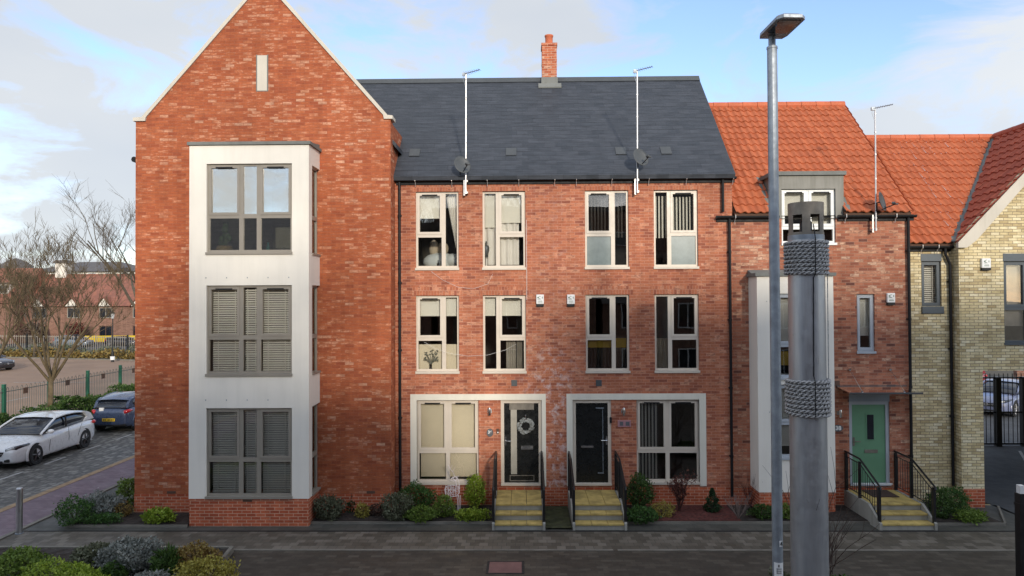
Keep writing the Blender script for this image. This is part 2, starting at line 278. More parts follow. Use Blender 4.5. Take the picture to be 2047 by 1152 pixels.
def setts():
    t = NT('stone_setts'); vo = t.n('ShaderNodeTexVoronoi', feature='F1'); mp = t.n('ShaderNodeMapping'); mp.inputs['Scale'].default_value = (6.5, 4.2, 1); t.l(t.pos(), mp.inputs[0]); t.l(mp.outputs[0], vo.inputs['Vector'])
    vo.inputs['Scale'].default_value = 1.0; vo.inputs['Randomness'].default_value = 0.55
    cs = t.n('ShaderNodeSeparateColor'); t.l(vo.outputs['Color'], cs.inputs[0])
    col = t.ramp(cs.outputs[0], [(0, (0.085, 0.08, 0.07)), (0.6, (0.16, 0.15, 0.13)), (1, (0.26, 0.25, 0.22))])
    d = vo.outputs['Distance']; col = t.mix(t.rng(d, 0.42, 0.62, 0, 0.85), col, (0.045, 0.043, 0.038))
    col = t.mix(t.rng(t.noise(0.35, 5, 0.7), 0.42, 0.7, 0, 0.5), col, (0.085, 0.078, 0.062))
    t.bsdf(col, 0.6, 0, t.bump(t.math('MULTIPLY', d, -1.0), 0.7, 0.03), 0.4)
setts()
plain('kerb_stone', (0.165, 0.152, 0.125), 0.85, var=0.25, scale=2.5, bump=0.2); plain('yellow_line', (0.29, 0.195, 0.105), 0.8, var=0.3, scale=5); plain('road_paint', (0.34, 0.33, 0.31), 0.7, var=0.35, scale=6)
plain('asphalt', (0.052, 0.054, 0.056), 0.85, var=0.25, scale=1.2, bump=0.3, bscale=90); plain('tarmac_tan', (0.26, 0.165, 0.105), 0.9, var=0.18, scale=0.25, bump=0.2)
plain('ground_mat', (0.10, 0.095, 0.075), 0.95, var=0.3, scale=0.15); plain('drain_black', (0.012, 0.012, 0.012), 0.7)
plain('soil', (0.028, 0.021, 0.016), 0.95, var=0.5, scale=9, bump=1.0, bscale=22); plain('red_mulch', (0.085, 0.022, 0.016), 0.95, var=0.5, scale=14, bump=1.0, bscale=25); plain('grass_moss', (0.05, 0.055, 0.022), 0.95, var=0.5, scale=6, bump=0.8, bscale=40)
def leaf(name, a, b, c, rough=0.55):
    t = NT(name); r = t.geo().outputs['Random Per Island']
    v = t.math('ADD', t.math('MULTIPLY', r, 0.7), t.math('MULTIPLY', t.noise(4.0, 3), 0.5))
    col = t.ramp(v, [(0.15, a), (0.55, b), (1.0, c)])
    p = t.bsdf(col, rough, spec=0.3); tl = t.n('ShaderNodeBsdfTranslucent'); t.l(col, tl.inputs[0])
    m = t.n('ShaderNodeMixShader'); m.inputs[0].default_value = 0.25; t.l(p.outputs[0], m.inputs[1]); t.l(tl.outputs[0], m.inputs[2]); t.l(m.outputs[0], t.out.inputs[0]); return t.m
leaf('leaf_dark', (0.025, 0.062, 0.014), (0.05, 0.115, 0.026), (0.10, 0.19, 0.045)); leaf('leaf_green', (0.06, 0.10, 0.016), (0.12, 0.19, 0.03), (0.22, 0.30, 0.06)); leaf('leaf_lime', (0.10, 0.16, 0.012), (0.20, 0.29, 0.025), (0.34, 0.42, 0.06))
leaf('leaf_yellow', (0.16, 0.13, 0.02), (0.30, 0.26, 0.045), (0.46, 0.42, 0.11)); leaf('leaf_grey', (0.10, 0.11, 0.095), (0.20, 0.215, 0.19), (0.34, 0.355, 0.32)); leaf('leaf_olive', (0.06, 0.068, 0.038), (0.11, 0.12, 0.07), (0.18, 0.19, 0.12))
leaf('leaf_ochre', (0.10, 0.055, 0.016), (0.21, 0.135, 0.035), (0.34, 0.27, 0.09)); leaf('leaf_pine', (0.012, 0.032, 0.012), (0.022, 0.055, 0.02), (0.04, 0.085, 0.03)); leaf('leaf_hedge', (0.018, 0.042, 0.010), (0.045, 0.092, 0.018), (0.10, 0.165, 0.04)); leaf('leaf_red', (0.05, 0.016, 0.012), (0.12, 0.035, 0.025), (0.2, 0.08, 0.05))
leaf('leaf_brown', (0.04, 0.025, 0.018), (0.085, 0.055, 0.04), (0.15, 0.105, 0.08)); leaf('leaf_silver', (0.16, 0.17, 0.16), (0.30, 0.31, 0.29), (0.48, 0.49, 0.46))

# ---------------------------------------------------------------- mesh builder
ORG = {}
class MB:
    def __init__(s): s.v = []; s.f = []
    def add(s, vs, fs):
        n = len(s.v); s.v += [tuple(q) for q in vs]; s.f += [tuple(i + n for i in f) for f in fs]; return s
    def box(s, x0, x1, y0, y1, z0, z1):
        x0, x1 = min(x0, x1), max(x0, x1); y0, y1 = min(y0, y1), max(y0, y1); z0, z1 = min(z0, z1), max(z0, z1)
        return s.add([(x0, y0, z0), (x1, y0, z0), (x1, y1, z0), (x0, y1, z0), (x0, y0, z1), (x1, y0, z1), (x1, y1, z1), (x0, y1, z1)],
                     [(0, 3, 2, 1), (4, 5, 6, 7), (0, 1, 5, 4), (1, 2, 6, 5), (2, 3, 7, 6), (3, 0, 4, 7)])
    def quad(s, *p): return s.add(p, [tuple(range(len(p)))])
    def prism(s, poly, axis, a, b):
        """poly = 2D points; axis x: poly is (y,z); y: (x,z); z: (x,y)"""
        mk = {'x': lambda p, t: (t, p[0], p[1]), 'y': lambda p, t: (p[0], t, p[1]), 'z': lambda p, t: (p[0], p[1], t)}[axis]
        n = len(poly); vs = [mk(p, a) for p in poly] + [mk(p, b) for p in poly]
        return s.add(vs, [tuple(range(n))[::-1], tuple(range(n, 2 * n))] + [(i, (i + 1) % n, n + (i + 1) % n, n + i) for i in range(n)])
    def path(s, pts, rad, n=8, caps=True):
        pts = [Vector(p) for p in pts]; m = len(pts); rad = rad if isinstance(rad, (list, tuple)) else [rad] * m
        vs = []; up = None
        for i, p in enumerate(pts):
            d = (pts[min(i + 1, m - 1)] - pts[max(i - 1, 0)]).normalized()
            if up is None: up = d.orthogonal().normalized()
            up = (up - d * up.dot(d)); up = up.normalized() if up.length > 1e-6 else d.orthogonal().normalized()
            sd_ = d.cross(up)
            for k in range(n):
                a = 2 * math.pi * k / n; vs.append(p + (up * math.cos(a) + sd_ * math.sin(a)) * rad[i])
        fs = [(i * n + k, i * n + (k + 1) % n, (i + 1) * n + (k + 1) % n, (i + 1) * n + k) for i in range(m - 1) for k in range(n)]
        if caps: fs += [tuple(range(n))[::-1], tuple(range((m - 1) * n, m * n))]
        return s.add(vs, fs)
    def tube(s, p, q, r0, r1=None, n=10): return s.path([p, q], [r0, r0 if r1 is None else r1], n)
    def lathe(s, prof, cx, cy, n=24, axis='z', c0=0.0):
        vs = []
        for r, z in prof:
            for k in range(n):
                a = 2 * math.pi * k / n; ca, sa = r * math.cos(a), r * math.sin(a)
                vs.append({'z': (cx + ca, cy + sa, z), 'y': (cx + ca, z, cy + sa), 'x': (z, cx + ca, cy + sa)}[axis])
        m = len(prof)
        fs = [(i * n + k, i * n + (k + 1) % n, (i + 1) * n + (k + 1) % n, (i + 1) * n + k) for i in range(m - 1) for k in range(n)]
        fs += [tuple(range(n))[::-1], tuple(range((m - 1) * n, m * n))]
        return s.add(vs, fs)
    def ball(s, c, rx, ry=None, rz=None, n=12, m=8):
        ry = ry or rx; rz = rz or rx; vs = []; fs = []
        for i in range(m + 1):
            t_ = math.pi * i / m
            for k in range(n):
                a = 2 * math.pi * k / n; vs.append((c[0] + rx * math.sin(t_) * math.cos(a), c[1] + ry * math.sin(t_) * math.sin(a), c[2] - rz * math.cos(t_)))
        fs = [(i * n + k, i * n + (k + 1) % n, (i + 1) * n + (k + 1) % n, (i + 1) * n + k) for i in range(m) for k in range(n)]
        return s.add(vs, fs)
    def ring(s, x0, x1, z0, z1, wd, y0, y1, wb=None, wt=None):
        wb = wd if wb is None else wb; wt = wd if wt is None else wt
        s.box(x0, x1, y0, y1, z0, z0 + wb); s.box(x0, x1, y0, y1, z1 - wt, z1); s.box(x0, x0 + wd, y0, y1, z0 + wb, z1 - wt); s.box(x1 - wd, x1, y0, y1, z0 + wb, z1 - wt); return s
    def wall(s, x0, x1, z0, z1, Y, holes=(), d=0.3):
        """wall facing -Y with rectangular openings and their reveals"""
        xs = sorted({x0, x1, *[h[0] for h in holes], *[h[1] for h in holes]}); zs = sorted({z0, z1, *[h[2] for h in holes], *[h[3] for h in holes]})
        for i in range(len(xs) - 1):
            for j in range(len(zs) - 1):
                cx, cz = (xs[i] + xs[i + 1]) / 2, (zs[j] + zs[j + 1]) / 2
                if any(h[0] < cx < h[1] and h[2] < cz < h[3] for h in holes): continue
                s.quad((xs[i], Y, zs[j]), (xs[i + 1], Y, zs[j]), (xs[i + 1], Y, zs[j + 1]), (xs[i], Y, zs[j + 1]))
                s.quad((xs[i], Y + d, zs[j]), (xs[i], Y + d, zs[j + 1]), (xs[i + 1], Y + d, zs[j + 1]), (xs[i + 1], Y + d, zs[j]))
        for a, b, c, e in holes:
            s.quad((a, Y, c), (a, Y, e), (a, Y + d, e), (a, Y + d, c)); s.quad((b, Y, c), (b, Y + d, c), (b, Y + d, e), (b, Y, e))
            s.quad((a, Y, c), (a, Y + d, c), (b, Y + d, c), (b, Y, c)); s.quad((a, Y, e), (b, Y, e), (b, Y + d, e), (a, Y + d, e))
        s.quad((x0, Y, z0), (x0, Y + d, z0), (x0, Y + d, z1), (x0, Y, z1)); s.quad((x1, Y, z0), (x1, Y, z1), (x1, Y + d, z1), (x1, Y + d, z0))
        s.quad((x0, Y, z1), (x0, Y + d, z1), (x1, Y + d, z1), (x1, Y, z1)); return s
    def build(s, name, mat, parent=None, org=None, smooth=False, local=False, bevel=0.0, fixn=False):
        me = bpy.data.meshes.new(name)
        if parent is not None: o0 = ORG[parent.name]
        else: o0 = Vector(org) if org is not None else Vector((0, 0, 0))
        sh = Vector((0, 0, 0)) if local else o0
        me.from_pydata([(a - sh.x, b - sh.y, c - sh.z) for a, b, c in s.v], [], s.f); me.update()
        if fixn:
            bm = bmesh.new(); bm.from_mesh(me); bmesh.ops.recalc_face_normals(bm, faces=bm.faces); bm.to_mesh(me); bm.free()
        me.materials.append(MATS[mat])
        if smooth: me.polygons.foreach_set('use_smooth', [True] * len(me.polygons))
        o = bpy.data.objects.new(name, me); COL.objects.link(o)
        if parent is not None: o.parent = parent
        else: o.location = o0
        ORG[o.name] = o0
        if bevel:
            b = o.modifiers.new('bevel', 'BEVEL'); b.width = bevel; b.segments = 2; b.limit_method = 'ANGLE'
        return o
def tag(o, label=None, cat=None, group=None, kind=None):
    if label: o['label'] = label
    if cat: o['category'] = cat
    if group: o['group'] = group
    if kind: o['kind'] = kind
    return o
def thing(name, label, cat, loc, group=None, rz=0.0):
    o = bpy.data.objects.new(name, None); COL.objects.link(o); o.location = loc; o.rotation_euler.z = rz; o.empty_display_size = 0.3
    ORG[o.name] = Vector(loc); return tag(o, label, cat, group)
def struct(name, mb, mat, kind='structure', **k): return tag(mb.build(name, mat, **k), kind=kind)
def dup(root, loc, rz=None, label=None, group=None):
    def cp(o, par):
        c = o.copy(); COL.objects.link(c)
        if par is not None: c.parent = par
        for ch in [q for q in bpy.data.objects if q.parent == o]: cp(ch, c)
        return c
    r = cp(root, None); r.location = loc; ORG[r.name] = Vector(loc)
    if rz is not None: r.rotation_euler.z = rz
    if label: r['label'] = label
    if group: r['group'] = group
    return r
def text_mesh(name, txt, mat, parent, loc, size, rot=(R(90), 0, 0), bold=0.0, align='CENTER', depth=0.002):
    c = bpy.data.curves.new(name, 'FONT'); c.body = txt; c.size = size; c.align_x = align; c.align_y = 'CENTER'; c.extrude = depth; c.offset = bold
    o = bpy.data.objects.new(name + '_c', c); COL.objects.link(o)
    bpy.context.view_layer.update()
    me = bpy.data.meshes.new_from_object(o.evaluated_get(bpy.context.evaluated_depsgraph_get())); bpy.data.objects.remove(o)
    M = Matrix.Translation(Vector(loc) - ORG[parent.name]) @ __import__('mathutils').Euler(rot).to_matrix().to_4x4(); me.transform(M)
    me.materials.clear(); me.materials.append(MATS[mat]); me.name = name
    q = bpy.data.objects.new(name, me); COL.objects.link(q); q.parent = parent; ORG[q.name] = ORG[parent.name]; return q

# ================================================================ SETTING: ground sheets
struct('ground', MB().quad((-900, -600, -0.05), (900, -600, -0.05), (900, 1500, -0.05), (-900, 1500, -0.05)), 'ground_mat')
STX = -11.95                                           # kerb between the side street's pavement and the front court
struct('road', MB().quad((STX + 0.08, -24, 0), (19.5, -24, 0), (19.5, -3.05, 0), (STX + 0.08, -3.05, 0)), 'block_road')
struct('path', MB().quad((STX + 0.08, -3.05, 0.0), (19.5, -3.05, 0.0), (19.5, -1.86, 0.0), (STX + 0.08, -1.86, 0.0)), 'block_paving')
struct('path_edging', MB().box(STX + 0.1, 1.9, -3.10, -3.02, -0.05, 0.012).box(2.0, 19.5, -3.10, -3.02, -0.05, 0.012), 'kerb_stone')
struct('front_strip', MB().quad((STX + 0.08, -1.82, 0.004), (12.2, -1.82, 0.004), (12.2, 0.2, 0.004), (STX + 0.08, 0.2, 0.004)).quad((STX + 0.08, 0.2, 0.004), (-9.9, 0.2, 0.004), (-9.9, 20, 0.004), (STX + 0.08, 20, 0.004)), 'strip_paving')
struct('drain_channel', MB().box(STX + 0.3, 12.4, -1.865, -1.80, -0.05, 0.009), 'drain_black')
struct('pavement', MB().quad((-13.4, -24, 0.002), (STX, -24, 0.002), (STX, 60, 0.002), (-13.4, 60, 0.002)), 'purple_paving')
struct('pavement_kerb', MB().box(STX - 0.02, STX + 0.1, -24, 60, -0.05, 0.03), 'kerb_stone')
struct('kerb_line', MB().box(-13.62, -13.4, -24, 60, -0.05, 0.01), 'yellow_line')
struct('cobbled_street', MB().quad((-18.5, -24, 0.0), (-13.62, -24, 0.0), (-13.62, 60, 0.0), (-18.5, 60, 0.0)), 'stone_setts')
mk = MB()
for i in range(14):
    y = -3.4 + i * 2.05; mk.quad((-15.92, y, 0.006), (-15.82, y, 0.006), (-15.82, y + 1.1, 0.006), (-15.92, y + 1.1, 0.006))
struct('bay_marking', mk, 'road_paint')
struct('street_kerb', MB().box(-18.62, -18.5, -24, 60, -0.05, 0.1), 'kerb_stone')
struct('car_park', MB().quad((-120, 24, 0.0), (-21.0, 24, 0.0), (-21.0, 44.5, 0.0), (-120, 58, 0.0)).quad((-70, -20, 0.0), (-21.0, -20, 0.0), (-21.0, 24, 0.0), (-120, 24, 0.0)), 'tarmac_tan')
mk = MB()
for i in range(9):
    x = -25 - i * 3.0; mk.quad((x, 16, 0.006), (x + 0.12, 16, 0.006), (x + 0.12, 21, 0.006), (x, 21, 0.006)); mk.quad((x - 6, 28, 0.006), (x - 3.5, 28, 0.006), (x - 3.5, 28.12, 0.006), (x - 6, 28.12, 0.006))
struct('parking_marking', mk, 'road_paint')
struct('far_road', MB().quad((-160, 50, -0.01), (-16, 50, -0.01), (-16, 72, -0.01), (-160, 72, -0.01)), 'asphalt')
struct('driveway', MB().quad((12.2, -1.82, 0.004), (20, -1.82, 0.004), (32, 40, 0.004), (10, 40, 0.004)), 'asphalt')
struct('driveway_marking', MB().quad((13.6, 0.2, 0.010), (13.7, 0.2, 0.010), (17.35, 6.6, 0.010), (17.25, 6.6, 0.010)), 'road_paint')

# ================================================================ windows, doors, roofs
def window(h, x0, x1, z0, z1, Y, cells, fm, gm='window_glass', sill=True, vents=True, blind=None, label=None, name='window', frosted=()):
    """cells: (xa, xb, za, zb, 'c' opening casement | 'f' fixed)"""
    f = MB(); g = MB(); fr = MB(); v = []
    if sill: zs = z0 + 0.062
    else: zs = z0
    for i, (a, b, c, d, k) in enumerate(cells):
        c = max(c, zs)
        if k == 'c':
            f.ring(a, b, c, d, 0.045, Y + 0.06, Y + 0.13); f.ring(a + 0.035, b - 0.035, c + 0.03, d - 0.035, 0.062, Y + 0.045, Y + 0.125)
            gx0, gx1, gz0, gz1 = a + 0.09, b - 0.09, c + 0.085, d - 0.09
            if vents: v.append(MB().box((a + b) / 2 - 0.2, (a + b) / 2 + 0.2, Y + 0.025, Y + 0.05, d - 0.105, d - 0.07))
        else:
            f.ring(a, b, c, d, 0.052, Y + 0.06, Y + 0.13); gx0, gx1, gz0, gz1 = a + 0.045, b - 0.045, c + 0.045, d - 0.045
        (fr if i in frosted else g).box(gx0, gx1, Y + 0.088, Y + 0.096, gz0, gz1)
    w_ = f.build(name, fm, h)
    if label: w_['label'] = label
    if g.v: g.build('pane', gm, w_)
    if fr.v: fr.build('frosted_pane', 'frosted_glass', w_)
    for q in v: q.build('trickle_vent', 'black_plastic', w_)
    if sill: MB().box(x0 - 0.015, x1 + 0.015, Y - 0.035, Y + 0.15, z0, z0 + 0.06).build('sill', fm, w_)
    if blind: blinds(w_, blind, Y)
    return w_
def blinds(w_, spec, Y):
    for kind, a, b, c, d, m in spec:
        q = MB(); y = Y + 0.2
        if kind == 'roller': q.box(a, b, y, y + 0.006, c, d).box(a, b, y - 0.012, y + 0.012, c - 0.02, c + 0.01).build('roller_blind', m, w_)
        elif kind == 'venetian':
            z = c
            while z < d:
                q.quad((a, y - 0.014, z - 0.018), (b, y - 0.014, z - 0.018), (b, y + 0.016, z + 0.020), (a, y + 0.016, z + 0.020)); z += 0.055
            for t_ in (0.2, 0.8): q.box(a + (b - a) * t_ - 0.008, a + (b - a) * t_ + 0.008, y - 0.03, y - 0.026, c, d)
            q.build('venetian_blind', m, w_)
        elif kind == 'vertical':
            x = a
            while x < b:
                q.quad((x, y, c), (x + 0.05, y + 0.035, c), (x + 0.05, y + 0.035, d), (x, y, d)); x += 0.088
            q.build('vertical_blind', m, w_)
        elif kind == 'curtain':           # hanging folds; gathered to one side at the bottom when tied back
            n = 40; vs = []
            for j in range(13):
                t_ = j / 12; zz = d + (c - d) * t_; pull = (1 - t_) if m[1] else 1.0
                for i in range(n + 1):
                    s_ = i / n; x = (a + (b - a) * s_ * (0.22 + 0.78 * pull)) if m[1] >= 0 else (b - (b - a) * s_ * (0.22 + 0.78 * pull))
                    vs.append((x, y + 0.03 * math.sin(s_ * 34) + 0.05, zz))
            q.add(vs, [(j * (n + 1) + i, j * (n + 1) + i + 1, (j + 1) * (n + 1) + i + 1, (j + 1) * (n + 1) + i) for j in range(12) for i in range(n)])
            q.build('curtain', m[0], w_, smooth=True)
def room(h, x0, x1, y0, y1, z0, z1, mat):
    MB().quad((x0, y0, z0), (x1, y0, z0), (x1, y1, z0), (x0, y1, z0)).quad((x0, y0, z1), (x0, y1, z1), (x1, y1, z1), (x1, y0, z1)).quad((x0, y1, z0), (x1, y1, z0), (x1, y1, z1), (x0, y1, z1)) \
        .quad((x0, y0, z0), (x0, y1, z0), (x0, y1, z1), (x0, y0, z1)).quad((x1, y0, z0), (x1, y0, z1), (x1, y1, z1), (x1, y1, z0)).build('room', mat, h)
def tiles(name, h, mat, o, ua, va, ulen, vlen, wave=0.2, row=0.31, amp=0.026, cuts=(), skip=None):
    """real S-profile clay tiles laid in overlapping courses; o corner at the eave, ua along it, va up the slope"""
    o, ua, va = Vector(o), Vector(ua).normalized(), Vector(va).normalized(); na = ua.cross(va)
    if na.z < 0: na = -na
    m = MB(); K = 6; nu = int(math.ceil(ulen / wave)); nv = int(math.ceil(vlen / row)); rnd = random.Random(3)
    for j in range(nv):
        for i in range(nu):
            if skip and skip((i + 0.5) * wave, (j + 0.5) * row): continue
            vs = []; lift = 0.036 + rnd.uniform(-0.005, 0.007); sk = rnd.uniform(-0.012, 0.012)
            for e in (0, 1):
                vv = j * row + sk if e == 0 else min((j + 1) * row + 0.03, vlen)
                for k in range(K + 1):
                    t_ = k / K; uu = min((i + t_) * wave, ulen)
                    hgt = amp * math.sin(2 * math.pi * t_ + 0.6) + (lift if e == 0 else 0.0)
                    vs.append(o + ua * uu + va * vv + na * hgt)
                if e == 0:
                    low = [q - na * 0.03 for q in vs]
            n0 = K + 1
            fs = [(k, k + 1, n0 + k + 1, n0 + k) for k in range(K)]
            base = len(vs); vs += low; fs += [(base + k, base + k + 1, k + 1, k) for k in range(K)]
            m.add(vs, fs)
    ob = m.build(name, mat, h)
    if cuts:
        bm = bmesh.new(); bm.from_mesh(ob.data); off = ORG[h.name]
        for co, no in cuts: bmesh.ops.bisect_plane(bm, geom=bm.verts[:] + bm.edges[:] + bm.faces[:], plane_co=Vector(co) - off, plane_no=Vector(no), clear_outer=True)
        bm.to_mesh(ob.data); bm.free()
    return ob
def gutter(h, x0, x1, Y, z, brackets=(), mat='black_plastic', fascia=True):
    g = MB(); n = 8; r = 0.062
    prof = [(Y - 0.01 - r + r * math.cos(math.pi + math.pi * k / n), z + r * math.sin(math.pi + math.pi * k / n)) for k in range(n + 1)]
    prof += [(p[0] * 0.94 + (Y - 0.01 - r) * 0.06, p[1] + 0.006) for p in prof[::-1]]
    g.prism(prof, 'x', x0, x1)
    if fascia: g.box(x0 + 0.02, x1 - 0.02, Y - 0.012, Y + 0.03, z - 0.13, z + 0.03)
    o = g.build('gutter', mat, h)
    for x in brackets:
        MB().path([(x, Y - 0.02, z + 0.035), (x, Y - 0.145, z + 0.03), (x, Y - 0.14, z - 0.05), (x, Y - 0.075, z - 0.085), (x, Y - 0.03, z - 0.19)], 0.009, 5).build('gutter_bracket', 'mast_alu', o)
    return o
def downpipe(h, x, Y, z1, z0, mat='black_plastic', swan=None):
    m = MB(); y = Y - 0.075
    pts = [(x, y, z1), (x, y, z0)] if not swan else [(x - swan, y - 0.02, z1), (x - swan, y - 0.02, z1 - 0.14), (x, y, z1 - 0.42), (x, y, z0)]
    m.path(pts, 0.036, 10); z = z1 - 0.9
    while z > z0 + 0.2: m.lathe([(0.044, z), (0.044, z + 0.07)], x, y, 10); m.box(x - 0.05, x + 0.05, y + 0.01, Y, z + 0.02, z + 0.05); z -= 1.75
    return m.build('downpipe', mat, h, smooth=False)
def soldier(h, x0, x1, z, Y):
    return MB().box(x0 - 0.1, x1 + 0.1, Y - 0.004, Y + 0.05, z, z + 0.225).build('lintel', 'soldier_brick', h)

# ================================================================ the gabled corner house with the tall white bay
GX0, GX1, GY = -9.83, -3.33, -0.6; BX0, BX1, BY = -8.02, -5.13, -1.5
gh = thing('gabled_house', 'tall orange brick corner house with steep gable and three storey white bay window', 'house', (-6.55, -0.6, 0))
XA, ZA, ZK = -6.535, 13.52, 10.0
wl = MB().wall(GX0, GX1, 0, ZK, GY, [(BX0 + 0.1, BX1 - 0.1, 0.5, 9.05)], 0.3)
wl.prism([(GX0, ZK), (GX1, ZK), (GX1 - 0.12, ZK + 0.04), (XA, ZA), (GX0 + 0.24, ZK + 0.04)], 'y', GY, GY + 0.3)
wl.box(GX0, GX0 + 0.3, GY + 0.3, 8, 0, 9.3); wl.box(GX1 - 0.3, GX1, GY + 0.3, 8, 0, 9.9); wl.box(GX0 + 0.3, GX1 - 0.3, 7.7, 8, 0, 9.5)
wl.build('wall', 'red_brick_gable', gh)
MB().box(GX0 - 0.006, BX0 - 0.01, GY - 0.006, GY + 0.1, 0, 0.52).build('plinth', 'red_brick_plinth', gh); MB().box(BX1 + 0.01, GX1 + 0.006, GY - 0.006, GY + 0.1, 0, 0.52).build('plinth', 'red_brick_plinth', gh)
cp = MB(); dxz = (XA - (GX0 + 0.24)); sl = (ZA - ZK) / dxz
for s_ in (-1, 1):
    xk = GX0 + 0.24 if s_ < 0 else GX1 - 0.14
    x2 = XA; n_ = Vector((-(ZA - ZK), (x2 - xk))).normalized() * 0.085 * (1 if s_ < 0 else -1)
    cp.prism([(xk, ZK + 0.02), (x2, ZA), (x2, ZA + 0.13), (xk + n_.x, ZK + 0.02 + n_.y)], 'y', GY - 0.045, GY + 0.36)
    xo = GX0 - 0.05 if s_ < 0 else GX1 + 0.06
    cp.prism([(xo, ZK - 0.035), (xk + 0.02 * -s_, ZK - 0.035), (xk + 0.04 * -s_, ZK + 0.075), (xo, ZK + 0.05)], 'y', GY - 0.05, GY + 0.36)
cp.build('coping', 'coping_stone', gh)
MB().box(-6.72, -6.47, GY - 0.012, GY + 0.1, 10.72, 11.62).build('slit_panel', 'coping_stone', gh)
MB().box(-6.75, -6.44, GY - 0.004, GY + 0.1, 10.70, 10.72).box(-6.75, -6.72, GY - 0.004, GY + 0.1, 10.72, 11.64).box(-6.47, -6.44, GY - 0.004, GY + 0.1, 10.72, 11.64).build('slit_joint', 'lead', gh)
rf = MB(); rz = ZA - 0.3
rf.prism([(XA, rz), (GX0 - 0.1, rz - (XA - GX0 + 0.1) * 1.155), (GX0 - 0.1, rz - (XA - GX0 + 0.1) * 1.155 - 0.12), (XA, rz - 0.14)], 'y', GY + 0.25, 8.2)
rf.prism([(XA, rz), (GX1 + 0.1, rz - (GX1 + 0.1 - XA) * 1.155), (GX1 + 0.1, rz - (GX1 + 0.1 - XA) * 1.155 - 0.12), (XA, rz - 0.14)], 'y', GY + 0.25, 8.2)
rf.build('roof', 'slate_roof', gh)
gs = MB(); gs.path([(GX0 - 0.1, GY + 0.1, 9.02), (GX0 - 0.1, 8.2, 9.02)], 0.075, 8); gs.build('gutter', 'black_plastic', gh)
MB().box(-9.0, -8.78, GY - 0.010, GY + 0.05, 0.54, 0.6).build('air_brick', 'wood_dark', gh); MB().box(-3.95, -3.74, GY - 0.010, GY + 0.05, 0.54, 0.6).build('air_brick', 'wood_dark', gh)
# bay
BW = [(6.50, 8.69), (3.58, 5.76), (0.66, 2.82)]
bx0, bx1 = -7.605, -5.54
bay = MB().wall(BX0, BX1, 0.66, 9.13, BY, [(bx0, bx1, a, b) for a, b in BW], 0.22)
bay.box(BX0, BX0 + 0.2, BY + 0.22, GY, 0.66, 9.13)
for a, b in [(0.66, 0.66), (0.0, 0.0)]: pass
zc = 0.66
for a, b in sorted(BW):
    if a > zc + 0.01: bay.box(BX1 - 0.2, BX1, -1.24, GY, zc, a)
    zc = b
bay.box(BX1 - 0.2, BX1, -1.24, GY, zc, 9.13); bay.box(BX1 - 0.2, BX1, BY + 0.22, -1.24, 0.66, 9.13); bay.box(BX0, BX1, BY + 0.01, GY, 9.131, 9.16)
bob = bay.build('bay', 'white_render', gh)
MB().box(BX0 + 0.01, BX1 - 0.01, BY + 0.012, GY, 0, 0.655).build('bay_plinth', 'red_brick_plinth', bob)
fl = MB().box(BX0 - 0.04, BX1 + 0.05, BY - 0.05, GY, 9.14, 9.215); fl.prism([(BY + 0.1, 9.215), (GY - 0.005, 9.215), (GY - 0.005, 9.33)], 'x', BX0 + 0.2, BX1 - 0.0)
fl.build('bay_roof', 'lead', bob)
MB().box(-6.72, -6.5, BY + 0.003, BY + 0.1, 0.585, 0.64).build('air_brick', 'wood_dark', bob)
for z, n0 in ((5.93, 5), (3.0, 4)):
    for i in range(n0): MB().box(-7.62 + i * 0.50, -7.605 + i * 0.50, BY - 0.012, BY + 0.02, z, z + 0.03).build('fixing', 'galvanised', bob)
for i, (a, b) in enumerate(BW):
    zt = a + (b - a) * 0.425; xa, xb = bx0 + 0.82, bx1 - 0.82
    cells = [(bx0, xa, zt, b, 'c'), (bx0, xa, a, zt, 'f'), (xa, xb, zt, b, 'f'), (xa, xb, a, zt, 'f'), (xb, bx1, zt, b, 'c'), (xb, bx1, a, zt, 'f')]
    bl = None if i == 0 else [('venetian', bx0 + 0.08, xa - 0.05, a + 0.08, b - 0.1, 'blind_slat'), ('venetian', xa + 0.05, xb - 0.05, a + 0.08, b - 0.08, 'blind_slat'), ('venetian', xb + 0.05, bx1 - 0.08, a + 0.08, b - 0.1, 'blind_slat')]
    window(gh, bx0, bx1, a, b, BY, cells, 'frame_taupe', 'coated_glass' if i == 0 else 'window_glass', blind=bl, vents=i < 2)
    s_ = MB(); g_ = MB(); X = BX1 - 0.06
    for y0, y1 in ((-1.24, GY - 0.02),):
        for c, d in ((a, zt), (zt, b)):
            s_.box(X - 0.07, X, y0, y0 + 0.05, c, d).box(X - 0.07, X, y1 - 0.05, y1, c, d).box(X - 0.07, X, y0 + 0.05, y1 - 0.05, c, c + 0.05).box(X - 0.07, X, y0 + 0.05, y1 - 0.05, d - 0.05, d)
            g_.box(X - 0.04, X - 0.034, y0 + 0.04, y1 - 0.04, c + 0.04, d - 0.04)
    s_.box(X - 0.02, BX1 + 0.03, -1.25, GY - 0.01, a - 0.0, a + 0.045)
    so_ = s_.build('side_window', 'frame_taupe', gh); g_.build('pane', 'window_glass', so_)
    room(gh, BX0 + 0.22, BX1 - 0.22, BY + 0.24, 3.5, a - 0.12, b + 0.22, 'room_mid')

